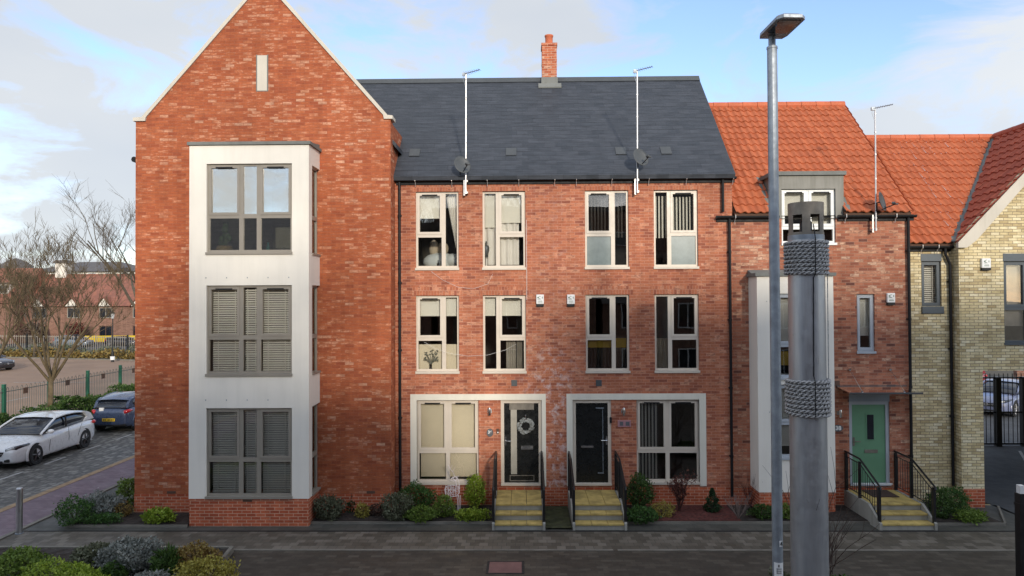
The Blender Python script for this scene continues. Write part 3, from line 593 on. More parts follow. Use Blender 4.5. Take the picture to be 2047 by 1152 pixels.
# ================================================================ the two black-door terrace houses
RDG, EAV = (3.41, 12.21), (-0.22, 8.58)
def slate_roof(h, x0, x1, e, r):
    back = (2 * r[0] - e[0], e[1]); m = MB()
    m.prism([e, r, back, (back[0], back[1] - 0.14), (r[0], r[1] - 0.14), (e[0] + 0.04, e[1] - 0.10)], 'x', x0, x1)
    o = m.build('roof', 'slate_roof', h)
    MB().prism([(r[0] - 0.16, r[1] - 0.13), (r[0] - 0.03, r[1] + 0.045), (r[0] + 0.03, r[1] + 0.045), (r[0] + 0.16, r[1] - 0.13)], 'x', x0, x1).build('ridge_tile', 'dish_grey', o)
    return o
TOPW, MIDW = (6.16, 8.21), (3.47, 5.50)
def W_narrow(h, x0, x1, zz, left, **k):
    a, b = zz; zt = a + (b - a) * 0.445; xm = x0 + (x1 - x0) * (0.645 if left else 0.355)
    if left: cells = [(x0, xm, zt, b, 'c'), (x0, xm, a, zt, 'f'), (xm, x1, a, b, 'f')]
    else: cells = [(xm, x1, zt, b, 'c'), (xm, x1, a, zt, 'f'), (x0, xm, a, b, 'f')]
    soldier(h, x0, x1, b, 0.0)
    return window(h, x0, x1, a, b, 0.0, cells, 'frame_beige', **k)
PARTY = 0.84
def terrace(label, x0, x1, wx, band, dr, gw, roofx0, roofx1, rooms, brx):
    h = thing('terraced_house', label, 'house', ((x0 + x1) / 2, 0, 0))
    holes = [(a, b, *zz) for a, b in wx for zz in (TOPW, MIDW)] + [(*dr, 0.58, 2.78), (*gw, 0.60, 2.78)]
    m = MB().wall(x0, x1, 0, 8.5, 0.0, holes, 0.3); m.box(x0, x0 + 0.02, 0.3, 7.0, 0, 8.5).box(x1 - 0.02, x1, 0.3, 7.0, 0, 8.5).box(x0, x1, 6.7, 7.0, 0, 8.5)
    m.build('wall', 'red_brick_terrace', h)
    MB().box(x0 + 0.002, x1 - 0.002, -0.005, 0.05, 0, 0.53).build('plinth', 'red_brick_plinth', h)
    bx = band; s = MB().box(bx[0], bx[1], -0.03, 0.06, 2.785, 2.94).box(bx[0], min(gw[0], dr[0]), -0.03, 0.06, 0.56, 2.785).box(max(gw[1], dr[1]), bx[1], -0.03, 0.06, 0.56, 2.785)
    s.build('stone_surround', 'stone_band', h)
    slate_roof(h, roofx0, roofx1, EAV, RDG)
    gutter(h, x0 + (0.02 if x0 < 0 else 0), x1 + (0.0 if x0 < 0 else 0.08), -0.03, 8.52, brx)
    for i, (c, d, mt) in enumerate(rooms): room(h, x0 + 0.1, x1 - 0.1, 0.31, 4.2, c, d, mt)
    return h
h1 = terrace('red brick terraced house with chimney, cream blinds and wreath on its black door', GX1, PARTY, [(-2.79, -1.67), (-1.045, 0.07)], (-2.94, 0.575), (-0.595, 0.47), (-2.775, -1.17), -6.4, PARTY,
             [(5.9, 8.45, 'room_mid'), (3.2, 5.75, 'room_dark'), (0.5, 3.0, 'room_mid')], [UX(p, -0.1, 355) for p in (830, 903, 974, 1037)])
h2 = terrace('red brick terraced house with vertical blinds and a plain black front door', PARTY, 5.43, [(1.62, 2.75), (3.405, 4.545)], (1.11, 4.70), (1.265, 2.265), (2.915, 4.53), PARTY, 5.46,
             [(5.9, 8.45, 'room_dark'), (3.2, 5.75, 'room_dark'), (0.5, 3.0, 'room_dark')], [UX(p, -0.1, 355) for p in (1109, 1152, 1223, 1297, 1372, 1465)])
downpipe(h1, -3.2, 0, 8.45, 0.35); downpipe(h2, 5.17, 0, 8.45, 7.62)
for h, p in ((h1, 1028), (h2, 1197)):
    x, z = U(p, 766, 0); MB().box(x - 0.075, x + 0.075, -0.012, 0.02, z - 0.08, z + 0.08).build('air_brick', 'dish_grey', h)
for h, px, py in ((h1, 832, 293), (h1, 1022, 293), (h2, 1238, 286), (h2, 1327, 284)):
    x, z = U(px, py, 0.8); y = EAV[0] + 0.75; z = EAV[1] + 0.75
    MB().prism([(y - 0.12, z - 0.09), (y + 0.12, z + 0.15), (y + 0.12, z + 0.11), (y - 0.1, z - 0.1)], 'x', x - 0.14, x + 0.14).build('roof_vent', 'dish_grey', h)
# left house windows
W_narrow(h1, -2.79, -1.67, TOPW, True, blind=[('roller', -2.70, -2.14, 7.55, 8.15, 'blind_white'), ('curtain', -2.02, -1.70, 6.75, 8.15, ('curtain_white', -1))])
W_narrow(h1, -1.045, 0.07, TOPW, False, blind=[('roller', -0.99, -0.70, 7.30, 8.15, 'blind_white'), ('roller', -0.62, -0.0, 7.42, 8.15, 'blind_white'), ('curtain', -1.02, -0.10, 6.3, 8.1, ('curtain_white', 0))])
W_narrow(h1, -2.79, -1.67, MIDW, True, blind=[('roller', -2.70, -2.12, 4.98, 5.45, 'blind_white'), ('roller', -2.02, -1.72, 4.98, 5.45, 'blind_white'), ('roller', -2.74, -1.70, 3.53, 4.22, 'blind_cream')])
W_narrow(h1, -1.045, 0.07, MIDW, False, blind=[('roller', -1.0, -0.72, 4.98, 5.45, 'blind_white'), ('roller', -0.60, -0.0, 4.98, 5.45, 'blind_white'), ('curtain', -0.45, -0.2, 3.55, 4.4, ('curtain_grey', 0)), ('curtain', -0.18, -0.02, 3.55, 4.4, ('curtain_grey', 0))])
def W_wide(h, x0, x1, a, b, **k):
    zt = a + (b - a) * 0.39; xm = (x0 + x1) / 2
    return window(h, x0, x1, a, b, 0.0, [(x0, xm, zt, b, 'c'), (x0, xm, a, zt, 'f'), (xm, x1, zt, b, 'c'), (xm, x1, a, zt, 'f')], 'frame_beige', **k)
W_wide(h1, -2.775, -1.17, 0.60, 2.78, blind=[('roller', -2.70, -2.02, 0.78, 2.72, 'blind_cream'), ('roller', -1.95, -1.22, 0.78, 2.72, 'blind_cream')])
# right house windows
W_narrow(h2, 1.62, 2.75, TOPW, True, blind=[('vertical', 1.7, 2.68, 7.0, 8.12, 'blind_dark')], frosted=(1,))
W_narrow(h2, 3.405, 4.545, TOPW, False, blind=[('vertical', 3.47, 3.78, 6.98, 8.08, 'blind_vert'), ('vertical', 3.93, 4.45, 7.14, 8.06, 'blind_vert')], frosted=(1,))
W_narrow(h2, 1.62, 2.75, MIDW, True, blind=[('vertical', 1.68, 2.70, 3.55, 4.12, 'blind_dark'), ('roller', 1.68, 2.70, 4.14, 4.36, 'blind_yellow')])
W_narrow(h2, 3.405, 4.545, MIDW, False, blind=[('curtain', 3.45, 3.80, 3.5, 4.35, ('cushion_beige', 0))])
W_wide(h2, 2.915, 4.53, 0.60, 2.78, blind=[('vertical', 2.99, 3.44, 0.7, 2.66, 'blind_vert')])
# doors
def door(h, x0, x1, z0, z1, Y, fm, lm, label=None):
    MB().ring(x0, x1, z0, z1, 0.085, Y + 0.03, Y + 0.14, wb=0.055).box(x0, x1, Y - 0.05, Y + 0.03, z0, z0 + 0.045).build('door_frame', fm, h)
    d = MB().box(x0 + 0.085, x1 - 0.085, Y + 0.055, Y + 0.11, z0 + 0.055, z1 - 0.085).build('door', lm, h, bevel=0.006)
    if label: d['label'] = label
    return d
def lever(d, x, z, Y, dirn, mat='chrome'):
    MB().box(x - 0.022, x + 0.022, Y - 0.01, Y + 0.056, z - 0.12, z + 0.10).path([(x, Y, z), (x, Y - 0.055, z), (x + 0.06 * dirn, Y - 0.06, z), (x + 0.15 * dirn, Y - 0.055, z - 0.004)], 0.013, 8).build('handle', mat, d)
d1 = door(h1, -0.595, 0.47, 0.58, 2.78, 0.0, 'frame_beige', 'door_black', 'black front door with a tall narrow glazed strip')
MB().box(UX(1019.6, 0), UX(1031.7, 0), 0.047, 0.06, UZ(949, 0), UZ(820, 0)).build('glazing', 'frosted_strip' if 'frosted_strip' in MATS else 'screen_grey', d1)
pn = MB().ring(UX(1017, 0), UX(1066, 0), UZ(820, 0), UZ(806, 0), 0.02, 0.046, 0.06).box(UX(1017, 0) + 0.02, UX(1066, 0) - 0.02, 0.05, 0.06, UZ(820, 0) + 0.02, UZ(806, 0) - 0.02).ring(UX(1017, 0), UX(1066, 0), UZ(963, 0), UZ(951, 0), 0.02, 0.046, 0.06)
pn.build('door_panel', 'cage_steel', d1)
MB().box(UX(1040, 0), UX(1064, 0), 0.03, 0.058, UZ(899.5, 0), UZ(892, 0)).box(UX(1041, 0), UX(1063, 0), 0.022, 0.03, UZ(898, 0), UZ(895, 0)).build('letterbox', 'chrome', d1)
lever(d1, -0.475, UZ(882, 0), 0.04, 1)
d2 = door(h2, 1.265, 2.265, 0.58, 2.78, 0.0, 'frame_beige', 'door_black', 'plain black front door')
MB().box(UX(1160, 0), UX(1184, 0), 0.03, 0.058, UZ(896, 0), UZ(892, 0)).build('letterbox', 'chrome', d2); lever(d2, 2.15, UZ(881, 0), 0.04, -1)
gr = MB()
for a, b, c, e in ((1190, 1206, 818, 816), (1193, 1205, 948, 946), (1203, 1204, 818, 946)): gr.box(UX(a, 0), UX(b, 0), 0.049, 0.056, UZ(c, 0), UZ(e, 0))
gr.build('door_panel', 'galvanised', d2)
# chimney (carried by the left house's roof)
rf1 = [o for o in h1.children if o.name.startswith('roof') and 'vent' not in o.name][0]
chm = MB().box(0.62, 1.07, 3.15, 3.68, 11.9, 13.16).box(0.60, 1.09, 3.13, 3.70, 13.16, 13.24).box(0.615, 1.075, 3.145, 3.685, 12.68, 12.73); chm.build('chimney', 'chimney_brick', rf1)
MB().lathe([(0.125, 13.24), (0.135, 13.27), (0.115, 13.30), (0.118, 13.5), (0.135, 13.52), (0.135, 13.56), (0.10, 13.56)], 0.845, 3.41, 20).build('chimney_pot', 'terracotta', rf1, smooth=True)
MB().box(0.595, 1.095, 3.12, 3.72, 11.85, 12.18).prism([(2.98, 11.80), (3.12, 11.95), (3.12, 11.99), (2.97, 11.83)], 'x', 0.5, 1.2).build('chimney_flashing', 'lead', rf1)

# ================================================================ the green-door house under the red tiled roof
h3 = thing('terraced_house', 'multi-coloured brick house with orange tiled roof, dormer and sage green front door', 'house', (7.7, 0, 0))
X0, X1 = 5.43, 9.97; DX0, DX1, DW = 6.50, 8.30, (6.70, 8.09, 6.75, 8.21)
B2 = (5.83, 7.72, -0.65)
S_ = (8.60, 9.06, 3.95, 5.48); DR = (8.37, 9.40, 0.57, 2.72)
m = MB().wall(X0, X1, 0, 7.52, 0.0, [(DW[0], DW[1], DW[2], 7.52), S_, DR, (6.1, 7.5, 0.8, 5.6)], 0.3)
m.box(X0, X0 + 0.02, 0.3, 7, 0, 7.5).box(X1 - 0.02, X1, 0.3, 7, 0, 7.5).box(X0, X1, 6.8, 7, 0, 7.5); m.build('wall', 'stock_brick', h3)
MB().box(X0 + 0.002, X1 - 0.002, -0.005, 0.05, 0, 0.5).build('plinth', 'red_brick_plinth', h3)
e3, r3 = (-0.16, 7.58), (3.55, 11.37); sl3 = math.hypot(r3[0] - e3[0], r3[1] - e3[1])
MB().prism([(e3[0] + 0.03, e3[1] - 0.03), (r3[0], r3[1] - 0.03), (2 * r3[0] - e3[0], e3[1]), (2 * r3[0] - e3[0], e3[1] - 0.1), (r3[0], r3[1] - 0.15), (e3[0] + 0.05, e3[1] - 0.1)], 'x', 5.46, DX0 + 0.03).prism([(e3[0] + 0.03, e3[1] - 0.03), (r3[0], r3[1] - 0.03), (2 * r3[0] - e3[0], e3[1]), (2 * r3[0] - e3[0], e3[1] - 0.1), (r3[0], r3[1] - 0.15), (e3[0] + 0.05, e3[1] - 0.1)], 'x', DX1 - 0.03, 9.96).prism([(0.80, 8.51), (r3[0], r3[1] - 0.03), (2 * r3[0] - e3[0], e3[1]), (2 * r3[0] - e3[0], e3[1] - 0.1), (r3[0], r3[1] - 0.15), (0.92, 8.50)], 'x', DX0 + 0.03, DX1 - 0.03).build('roof_deck', 'wood_dark', h3)
dcut = None
tl = tiles('roof', h3, 'pantile', (5.47, e3[0], e3[1]), (1, 0, 0), (0, r3[0] - e3[0], r3[1] - e3[1]), 9.99 - 5.47, sl3 - 0.05, skip=lambda u, v: DX0 - 5.47 < u < DX1 - 5.47 and v < 1.45)
rd = MB()
x = 5.47
while x < 9.9: rd.path([(x, r3[0], r3[1] - 0.02), (min(x + 0.44, 9.99), r3[0], r3[1] - 0.02)], [0.125, 0.12], 10); x += 0.45
rd.build('ridge_tile', 'terracotta', tl)
# dormer breaking through the eave
dm = MB(); dm.wall(DX0, DX1, 7.45, 8.56, -0.008, [(DW[0], DW[1], 7.45, DW[3])], 0.25)
dm.prism([(0.2, 7.45), (0.2, 8.56), (0.95, 8.56)], 'x', DX0, DX0 + 0.06); dm.prism([(0.2, 7.45), (0.2, 8.56), (0.95, 8.56)], 'x', DX1 - 0.06, DX1)
do = dm.build('dormer', 'grey_cladding', h3)
MB().box(DX0 - 0.07, DX1 + 0.05, -0.07, 1.05, 8.56, 8.66).build('dormer_roof', 'lead', do)
MB().prism([(-0.10, 7.62), (0.92, 8.64), (0.92, 8.68), (-0.10, 7.66)], 'x', DX0 - 0.20, DX0 + 0.01).build('dormer_flashing', 'lead', do)
MB().prism([(-0.10, 7.62), (0.92, 8.64), (0.92, 8.68), (-0.10, 7.66)], 'x', DX1 - 0.01, DX1 + 0.16).build('dormer_flashing', 'lead', do)
xm = (DW[0] + DW[1]) / 2; zt = 7.22
window(h3, *DW, 0.0, [(DW[0], xm, zt, DW[3], 'c'), (DW[0], xm, DW[2], zt, 'f'), (xm, DW[1], zt, DW[3], 'c'), (xm, DW[1], DW[2], zt, 'f')], 'frame_white',
       blind=[('roller', DW[0] + 0.08, xm - 0.05, 7.52, 8.12, 'blind_white'), ('roller', xm + 0.05, DW[1] - 0.08, 7.18, 8.12, 'blind_white')])
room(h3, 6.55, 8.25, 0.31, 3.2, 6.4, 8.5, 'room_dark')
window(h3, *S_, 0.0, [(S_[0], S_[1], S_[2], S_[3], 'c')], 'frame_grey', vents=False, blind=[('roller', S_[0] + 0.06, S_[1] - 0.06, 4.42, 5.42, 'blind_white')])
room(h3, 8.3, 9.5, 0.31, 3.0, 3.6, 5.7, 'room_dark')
gutter(h3, UX(1432, -0.1, 428), UX(1557, -0.1, 425), -0.03, 7.50, [UX(1469, -0.1, 428)]); gutter(h3, UX(1676, -0.1, 425), UX(1831, -0.1, 425), -0.03, 7.50, [UX(1690, -0.1, 428), UX(1790, -0.1, 428)])
downpipe(h3, UX(1459, 0, 700), 0, 7.45, 0.3); downpipe(h3, UX(1816, 0, 700), 0, 7.45, 0.3)
# bay of the green-door house
bz = [(3.36, 5.50), (1.38, 3.24)]
bw0, bw1 = 6.33, 7.28
bm_ = MB().wall(B2[0], B2[1], 0.57, 5.93, B2[2], [(bw0, bw1, a, b) for a, b in bz], 0.2); bm_.box(B2[0], B2[0] + 0.15, B2[2] + 0.2, 0, 0.57, 5.93).box(B2[1] - 0.15, B2[1], B2[2] + 0.2, 0, 0.57, 5.93)
b3 = bm_.build('bay', 'white_render', h3)
MB().box(B2[0] + 0.01, B2[1] - 0.01, B2[2] + 0.01, 0, 0, 0.565).build('bay_plinth', 'red_brick_plinth', b3)
fb = MB().box(B2[0] - 0.05, B2[1] + 0.06, B2[2] - 0.05, -0.002, 5.935, 6.02); fb.prism([(-0.3, 6.02), (-0.006, 6.02), (-0.006, 6.12)], 'x', B2[0] - 0.02, B2[1] + 0.02); fb.build('bay_roof', 'lead', b3)
MB().box(6.06, 6.075, B2[2] - 0.012, B2[2], 5.3, 5.32).build('fixing', 'galvanised', b3); MB().box(6.10, 6.115, B2[2] - 0.012, B2[2], 2.55, 2.57).build('fixing', 'galvanised', b3)
zt = 3.80; a, b = bz[0]
window(h3, bw0, bw1, a, b, B2[2], [(bw0, (bw0 + bw1) / 2, 4.22, b, 'c'), ((bw0 + bw1) / 2, bw1, 4.22, b, 'c'), (bw0, bw1, a, 4.22, 'f')], 'frame_grey', vents=False, blind=[('roller', bw0 + 0.05, bw1 - 0.05, 4.25, b - 0.05, 'blind_white'), ('roller', bw0 + 0.05, bw1 - 0.05, 3.72, 4.05, 'blind_yellow')])
a, b = bz[1]
window(h3, bw0, bw1, a, b, B2[2], [(bw0, (bw0 + bw1) / 2, 2.28, b, 'c'), ((bw0 + bw1) / 2, bw1, 2.28, b, 'c'), (bw0, bw1, a, 2.28, 'f')], 'frame_grey', vents=False, blind=[('roller', bw0 + 0.05, bw1 - 0.05, 1.70, b - 0.05, 'blind_white')])
room(h3, 6.05, 7.55, B2[2] + 0.21, 3, 3.3, 5.7, 'room_dark'); room(h3, 6.05, 7.55, B2[2] + 0.21, 3, 0.8, 3.28, 'room_dark')
d3 = door(h3, *DR, 0.0, 'frame_grey', 'door_green', 'sage green front door')
MB().box(DR[0], DR[1], -0.012, 0.1, 2.722, 2.90).build('door_lintel', 'lintel_blue', h3)
MB().box(UX(1729, 0), UX(1747, 0), 0.045, 0.06, UZ(883, 0), UZ(829, 0)).build('glazing_bead', 'door_green', d3); MB().box(UX(1731.5, 0), UX(1744.5, 0), 0.04, 0.05, UZ(880.5, 0), UZ(831.5, 0)).build('glazing', 'car_glass', d3)
MB().box(UX(1726, 0), UX(1752, 0), 0.04, 0.058, UZ(907.5, 0), UZ(901, 0)).build('letterbox', 'cage_steel', d3); lever(d3, 8.50, UZ(884, 0), 0.04, 1, 'cage_steel')
MB().box(UX(1700, 0), UX(1777, 0), -0.055, 0.0, 0.60, 0.63).build('weather_bar', 'white_plastic', d3)
cz0, cz1 = 3.02, 3.10; cy = -0.75; cx0, cx1 = UX(1672, 0, 780), UX(1812, 0, 780)
cg = MB().prism([(-0.002, cz1), (cy, cz0), (cy, cz0 + 0.02), (-0.002, cz1 + 0.02)], 'x', cx0, cx1).build('canopy', 'canopy_glass', h3)
MB().box(cx0, cx1, -0.03, -0.001, cz1 - 0.03, cz1 + 0.03).box(cx0, cx1, cy - 0.01, cy + 0.015, cz0 - 0.012, cz0 + 0.03).build('canopy_rail', 'dish_grey', cg)
for px in (1697, 1778):
    x, z = U(px, 739, 0); st = MB().lathe([(0.035, -0.06), (0.035, 0.0)], x, z, 12, 'y'); st.path([(x, -0.05, z), (x + 0.02, cy + 0.1, cz0 + 0.05)], 0.008, 6); st.box(x, x + 0.04, cy + 0.08, cy + 0.12, cz0, cz0 + 0.06); st.build('canopy_stay', 'chrome', cg)
x, z = U(1673, 767, 0); MB().box(x - 0.07, x + 0.07, -0.012, 0.02, z - 0.07, z + 0.07).build('air_brick', 'wood_dark', h3)

# ================================================================ the buff brick house with the carriage arch
h4 = thing('terraced_house', 'buff brick house with orange tiled roof, cross gable and gated carriage opening', 'house', (13.5, 0.3, 0))
LY, WX0, WX1, WR = 0.3, 11.22, 17.85, 14.55
e4, r4 = (0.14, 6.80), (3.56, 10.31)
lw = (UX(1842, LY, 570), UX(1882, LY, 570), UZ(627, LY, 1862), UZ(508, LY, 1862))
m = MB().wall(9.975, WX0, 0, 6.78, LY, [(lw[0], lw[1], lw[2] + 0.19, lw[3] - 0.19)], 0.3)
AR = (11.79, 17.3, 0.0, 3.5); RW = (UX(2007, 0, 600), UX(2007, 0, 600) + 1.5, UZ(690, 0, 2020), UZ(507, 0, 2020) - 0.2)
m.wall(WX0, WX1, 0, 6.86, 0.0, [AR, RW], 0.3); m.prism([(WX0, 6.86), (WX1, 6.86), (WR, 6.86 + (WR - WX0) * 1.045)], 'y', 0.0, 0.3)
m.box(WX0, WX0 + 0.3, 0.3, LY + 0.01, 0, 6.8); m.box(AR[0] - 0.3, AR[0], 0.3, 7, 0, 6.8).box(18.4, 18.6, 0.3, 7, 0, 6.8).box(WX0, 18.5, 0.3, 7, 3.5, 3.6).box(9.975, 10.1, LY + .3, 7, 0, 6.78)
m.build('wall', 'buff_brick', h4)
MB().box(WX0 + 0.02, AR[0] + 0.004, -0.006, 0.31, 0, 0.48).build('plinth', 'red_brick_plinth', h4)
window(h4, lw[0], lw[1], lw[2] + 0.19, lw[3] - 0.19, LY, [(lw[0], lw[1], lw[2] + 0.19, lw[3] - 0.19, 'c')], 'frame_dark', vents=False, sill=False, blind=[('venetian', lw[0] + 0.05, lw[1] - 0.05, lw[2] + 0.25, lw[3] - 0.25, 'blind_slat')])
MB().box(lw[0] - 0.01, lw[1] + 0.01, LY - 0.01, LY + 0.1, lw[3] - 0.188, lw[3]).build('window_head', 'frame_dark', h4); MB().box(lw[0] - 0.01, lw[1] + 0.03, LY - 0.05, LY + 0.1, lw[2], lw[2] + 0.185).build('window_apron', 'frame_dark', h4)
a, b = RW[2], RW[3]; zt = a + 0.95
window(h4, *RW, 0.0, [(RW[0], RW[0] + 0.62, zt, b, 'c'), (RW[0], RW[0] + 0.62, a, zt, 'f'), (RW[0] + 0.62, RW[0] + 0.88, zt, b, 'f'), (RW[0] + 0.62, RW[0] + 0.88, a, zt, 'f'), (RW[0] + 0.88, RW[1], zt, b, 'c'), (RW[0] + 0.88, RW[1], a, zt, 'f')], 'frame_dark', vents=False,
       blind=[('roller', RW[0] + 0.1, RW[1] - 0.1, a + 0.5, b - 0.1, 'curtain_grey')])
MB().box(RW[0] - 0.01, RW[1] + 0.01, -0.01, 0.1, b + 0.002, b + 0.2).build('window_head', 'frame_dark', h4)
room(h4, 10.05, 11.2, LY + 0.31, 3, 4.4, 6.7, 'room_mid'); room(h4, 12.0, 14.2, 0.31, 3, 3.7, 6.7, 'room_mid')
va4 = (0, r4[0] - e4[0], r4[1] - e4[1]); sl4 = math.hypot(va4[1], va4[2])
vdir = Vector((WR - (WX0 - 0.02), r4[0] - e4[0], 0)).normalized(); vn = Vector((vdir.y, -vdir.x, 0))     # plan normal pointing towards the wing
t4 = tiles('roof', h4, 'pantile', (9.9, e4[0], e4[1]), (1, 0, 0), va4, 14.7 - 9.9, sl4 - 0.03, cuts=[((WX0 - 0.09, e4[0], 0), vn)])
MB().prism([(e4[0] + 0.03, e4[1] - 0.05), (r4[0], r4[1] - 0.05), (7.0, e4[1]), (7.0, e4[1] - 0.1), (r4[0], r4[1] - 0.2), (e4[0] + 0.05, e4[1] - 0.12)], 'x', 9.9, 11.2).build('roof_deck', 'wood_dark', h4)
wv = (WR - WX0, 0, (WR - WX0) * 1.045); wl_ = math.hypot(wv[0], wv[2])
t5 = tiles('wing_roof', h4, 'pantile_dark', (WX0 - 0.05, -0.12, 6.80), (0, 1, 0), wv, 5.0, wl_ + 0.02, wave=0.3, amp=0.03, cuts=[((WX0 + 0.03, e4[0], 0), -vn)])
MB().prism([(WX1 + 0.1, 6.70), (WR, 10.30), (WR, 10.18), (WX1 + 0.1, 6.58)], 'y', -0.1, 7).prism([(WX0 + 0.1, 6.72), (WR, 10.26), (WR, 10.1), (WX0 + 0.2, 6.70)], 'y', 0.0, 1.2).build('roof_deck', 'wood_dark', h4)
MB().prism([(14.55, 10.26), (14.55, 10.1), (12.0, 7.55), (11.6, 7.2)], 'y', 0.3, 0.6).build('roof_deck', 'wood_dark', h4)
p0 = Vector((WX0 - 0.03, e4[0] - 0.02, 6.80)); p1 = Vector((WR, r4[0], r4[1]))
sd_ = vn * 0.11; MB().quad(p0 - sd_ + Vector((0, 0, 0.045)), p0 + sd_ + Vector((0, 0, 0.045)), p1 + sd_ + Vector((0, 0, 0.05)), p1 - sd_ + Vector((0, 0, 0.05))).quad(p0 - sd_ * 1.2 + Vector((0, 0, 0.02)), p0 + sd_ * 1.2 + Vector((0, 0, 0.02)), p1 + sd_ * 1.2 + Vector((0, 0, 0.02)), p1 - sd_ * 1.2 + Vector((0, 0, 0.02))).build('valley', 'lead', h4)
rd = MB(); x = 9.99
while x < 14.45: rd.path([(x, r4[0], r4[1]), (min(x + 0.44, 14.6), r4[0], r4[1])], [0.115, 0.11], 10); x += 0.45
rd.build('ridge_tile', 'terracotta', t4)
rd = MB(); y = -0.1
while y < 3.5: rd.path([(WR, y, r4[1]), (WR, y + 0.44, r4[1])], [0.125, 0.12], 10); y += 0.45
rd.build('ridge_tile', 'pantile_dark', t5)
bg_ = MB(); bg_.prism([(WX0 - 0.06, 6.66), (WX0 + 0.16, 6.66), (WX0 + 0.42, 6.86), (WR, 10.15), (WR, 10.34), (WX0 - 0.06, 6.80)], 'y', -0.10, -0.003); bg_.build('bargeboard', 'coping_stone', h4)
gutter(h4, 9.98, WX0 - 0.02, LY - 0.03, 6.72, [UX(p, 0.2, 490) for p in (1842, 1874)]); downpipe(h4, UX(1899, LY, 750), LY, 6.66, 0.5, swan=0.13)

# ================================================================ houses across the street (they shade the court and are mirrored in the panes)
def opposite(label, x0, x1, ze, zr, y1=-36.0, depth=9.0, axis='x', mat='far_brick'):
    h = thing('terraced_house', label, 'house', ((x0 + x1) / 2, y1, 0), 'houses across the street behind the viewer')
    y0 = y1 - depth; MB().box(x0, x1, y0, y1, 0, ze).build('wall', mat, h)
    r = MB()
    if axis == 'x': r.prism([(y1 + 0.3, ze - 0.1), ((y0 + y1) / 2, zr), (y0 - 0.3, ze - 0.1)], 'x', x0 - 0.1, x1 + 0.1)
    else: r.prism([(x0 - 0.3, ze - 0.1), ((x0 + x1) / 2, zr), (x1 + 0.3, ze - 0.1)], 'y', y0, y1 + 0.1)
    r.build('roof', 'far_slate', h)
    n = max(1, int((x1 - x0) / 2.6))
    for k in range(n):
        for z in (0.9, 3.6, 6.2):
            if z + 1.6 > ze: continue
            x = x0 + (k + 0.5) * (x1 - x0) / n
            f = MB().ring(x - 0.6, x + 0.6, z, z + 1.5, 0.07, y1 - 0.02, y1 + 0.03).box(x - 0.03, x + 0.03, y1 - 0.02, y1 + 0.025, z + 0.07, z + 1.43).build('window', 'frame_white', h)
            MB().box(x - 0.53, x + 0.53, y1 + 0.002, y1 + 0.008, z + 0.07, z + 1.43).build('pane', 'car_glass', f)
    return h
opposite('long dark roofed row across the street on the left, mirrored in the top bay window', -34.0, -5.6, 6.4, 10.6, -24.0)
opposite('dark roofed block across the street behind the added bare trees', -5.2, 4.4, 6.6, 10.9, -24.0)
opposite('low dark roofed house across the street between two taller blocks', 4.8, 8.2, 5.2, 8.8, -24.0)
opposite('tall dark roofed block across the street shading the right hand terrace', 8.6, 27.0, 9.6, 13.4, -24.0)

fb_ = thing('apartment_block', 'unseen flat roofed block added far behind the opposite houses to darken window reflections', 'building', (14, -76, 0)); MB().box(-12, 42, -90, -76, 0, 17.2).build('wall', 'far_brick', fb_); MB().box(-12.3, 42.3, -90.3, -75.7, 17.2, 17.8).build('roof', 'far_slate', fb_)  # unseen block, added to hide bright low sky from the window reflections
for i_ in range(12):
    for z_ in (2, 5.5, 9, 12.5): f_ = MB().ring(-10 + i_ * 4.4, -7.6 + i_ * 4.4, z_, z_ + 1.8, .1, -76.02, -75.95).build('window', 'frame_white', fb_); MB().box(-9.9 + i_ * 4.4, -7.7 + i_ * 4.4, -75.99, -75.98, z_ + .1, z_ + 1.7).build('pane', 'car_glass', f_)

# ================================================================ things fixed to the facades
def aerial(label, x, Y, z0, z1, boom=0.45):
    t = thing('tv_aerial', label, 'aerial', (x, Y, z0), 'tv aerials on masts')
    m = MB().tube((x, Y, z0), (x + 0.02, Y, z1), 0.021, 0.019, 10); k = z0 + 0.9
    for q in (0.42, 0.62, 0.8, 0.95): m.lathe([(0.026, z0 + (z1 - z0) * q), (0.026, z0 + (z1 - z0) * q + 0.03)], x + 0.02 * q, Y, 10)
    m.build('mast', 'mast_alu', t)
    b = MB().box(x - 0.05, x + 0.05, Y + 0.04, -0.001 if Y > -0.6 else Y + 0.1, z0 + 0.02, z0 + 0.07).box(x - 0.05, x + 0.05, Y + 0.04, -0.001, z0 + 0.32, z0 + 0.37).box(x - 0.06, x - 0.02, Y + 0.05, Y + 0.09, z0 - 0.03, z0 + 0.42); b.build('bracket', 'mast_alu', t)
    d = Vector((0.9, -0.35, 0.12)).normalized(); p = Vector((x - 0.03, Y, z1)); h = MB().path([p - d * 0.05, p + d * boom], 0.012, 6)
    sd_ = Vector((0.35, 0.9, 0)).normalized()
    for i in range(8):
        c = p + d * (0.05 + i * (boom - 0.06) / 7); L = 0.15 - i * 0.008; h.path([c - sd_ * L, c + sd_ * L], 0.004, 4)
    h.box(p.x - 0.05, p.x + 0.05, p.y - 0.025, p.y + 0.025, p.z - 0.05, p.z + 0.03); h.path([p, p + Vector((-0.03, 0, -0.12)), (x, Y, z1 - 0.3)], 0.006, 5); h.build('antenna', 'galvanised', t)
    return t
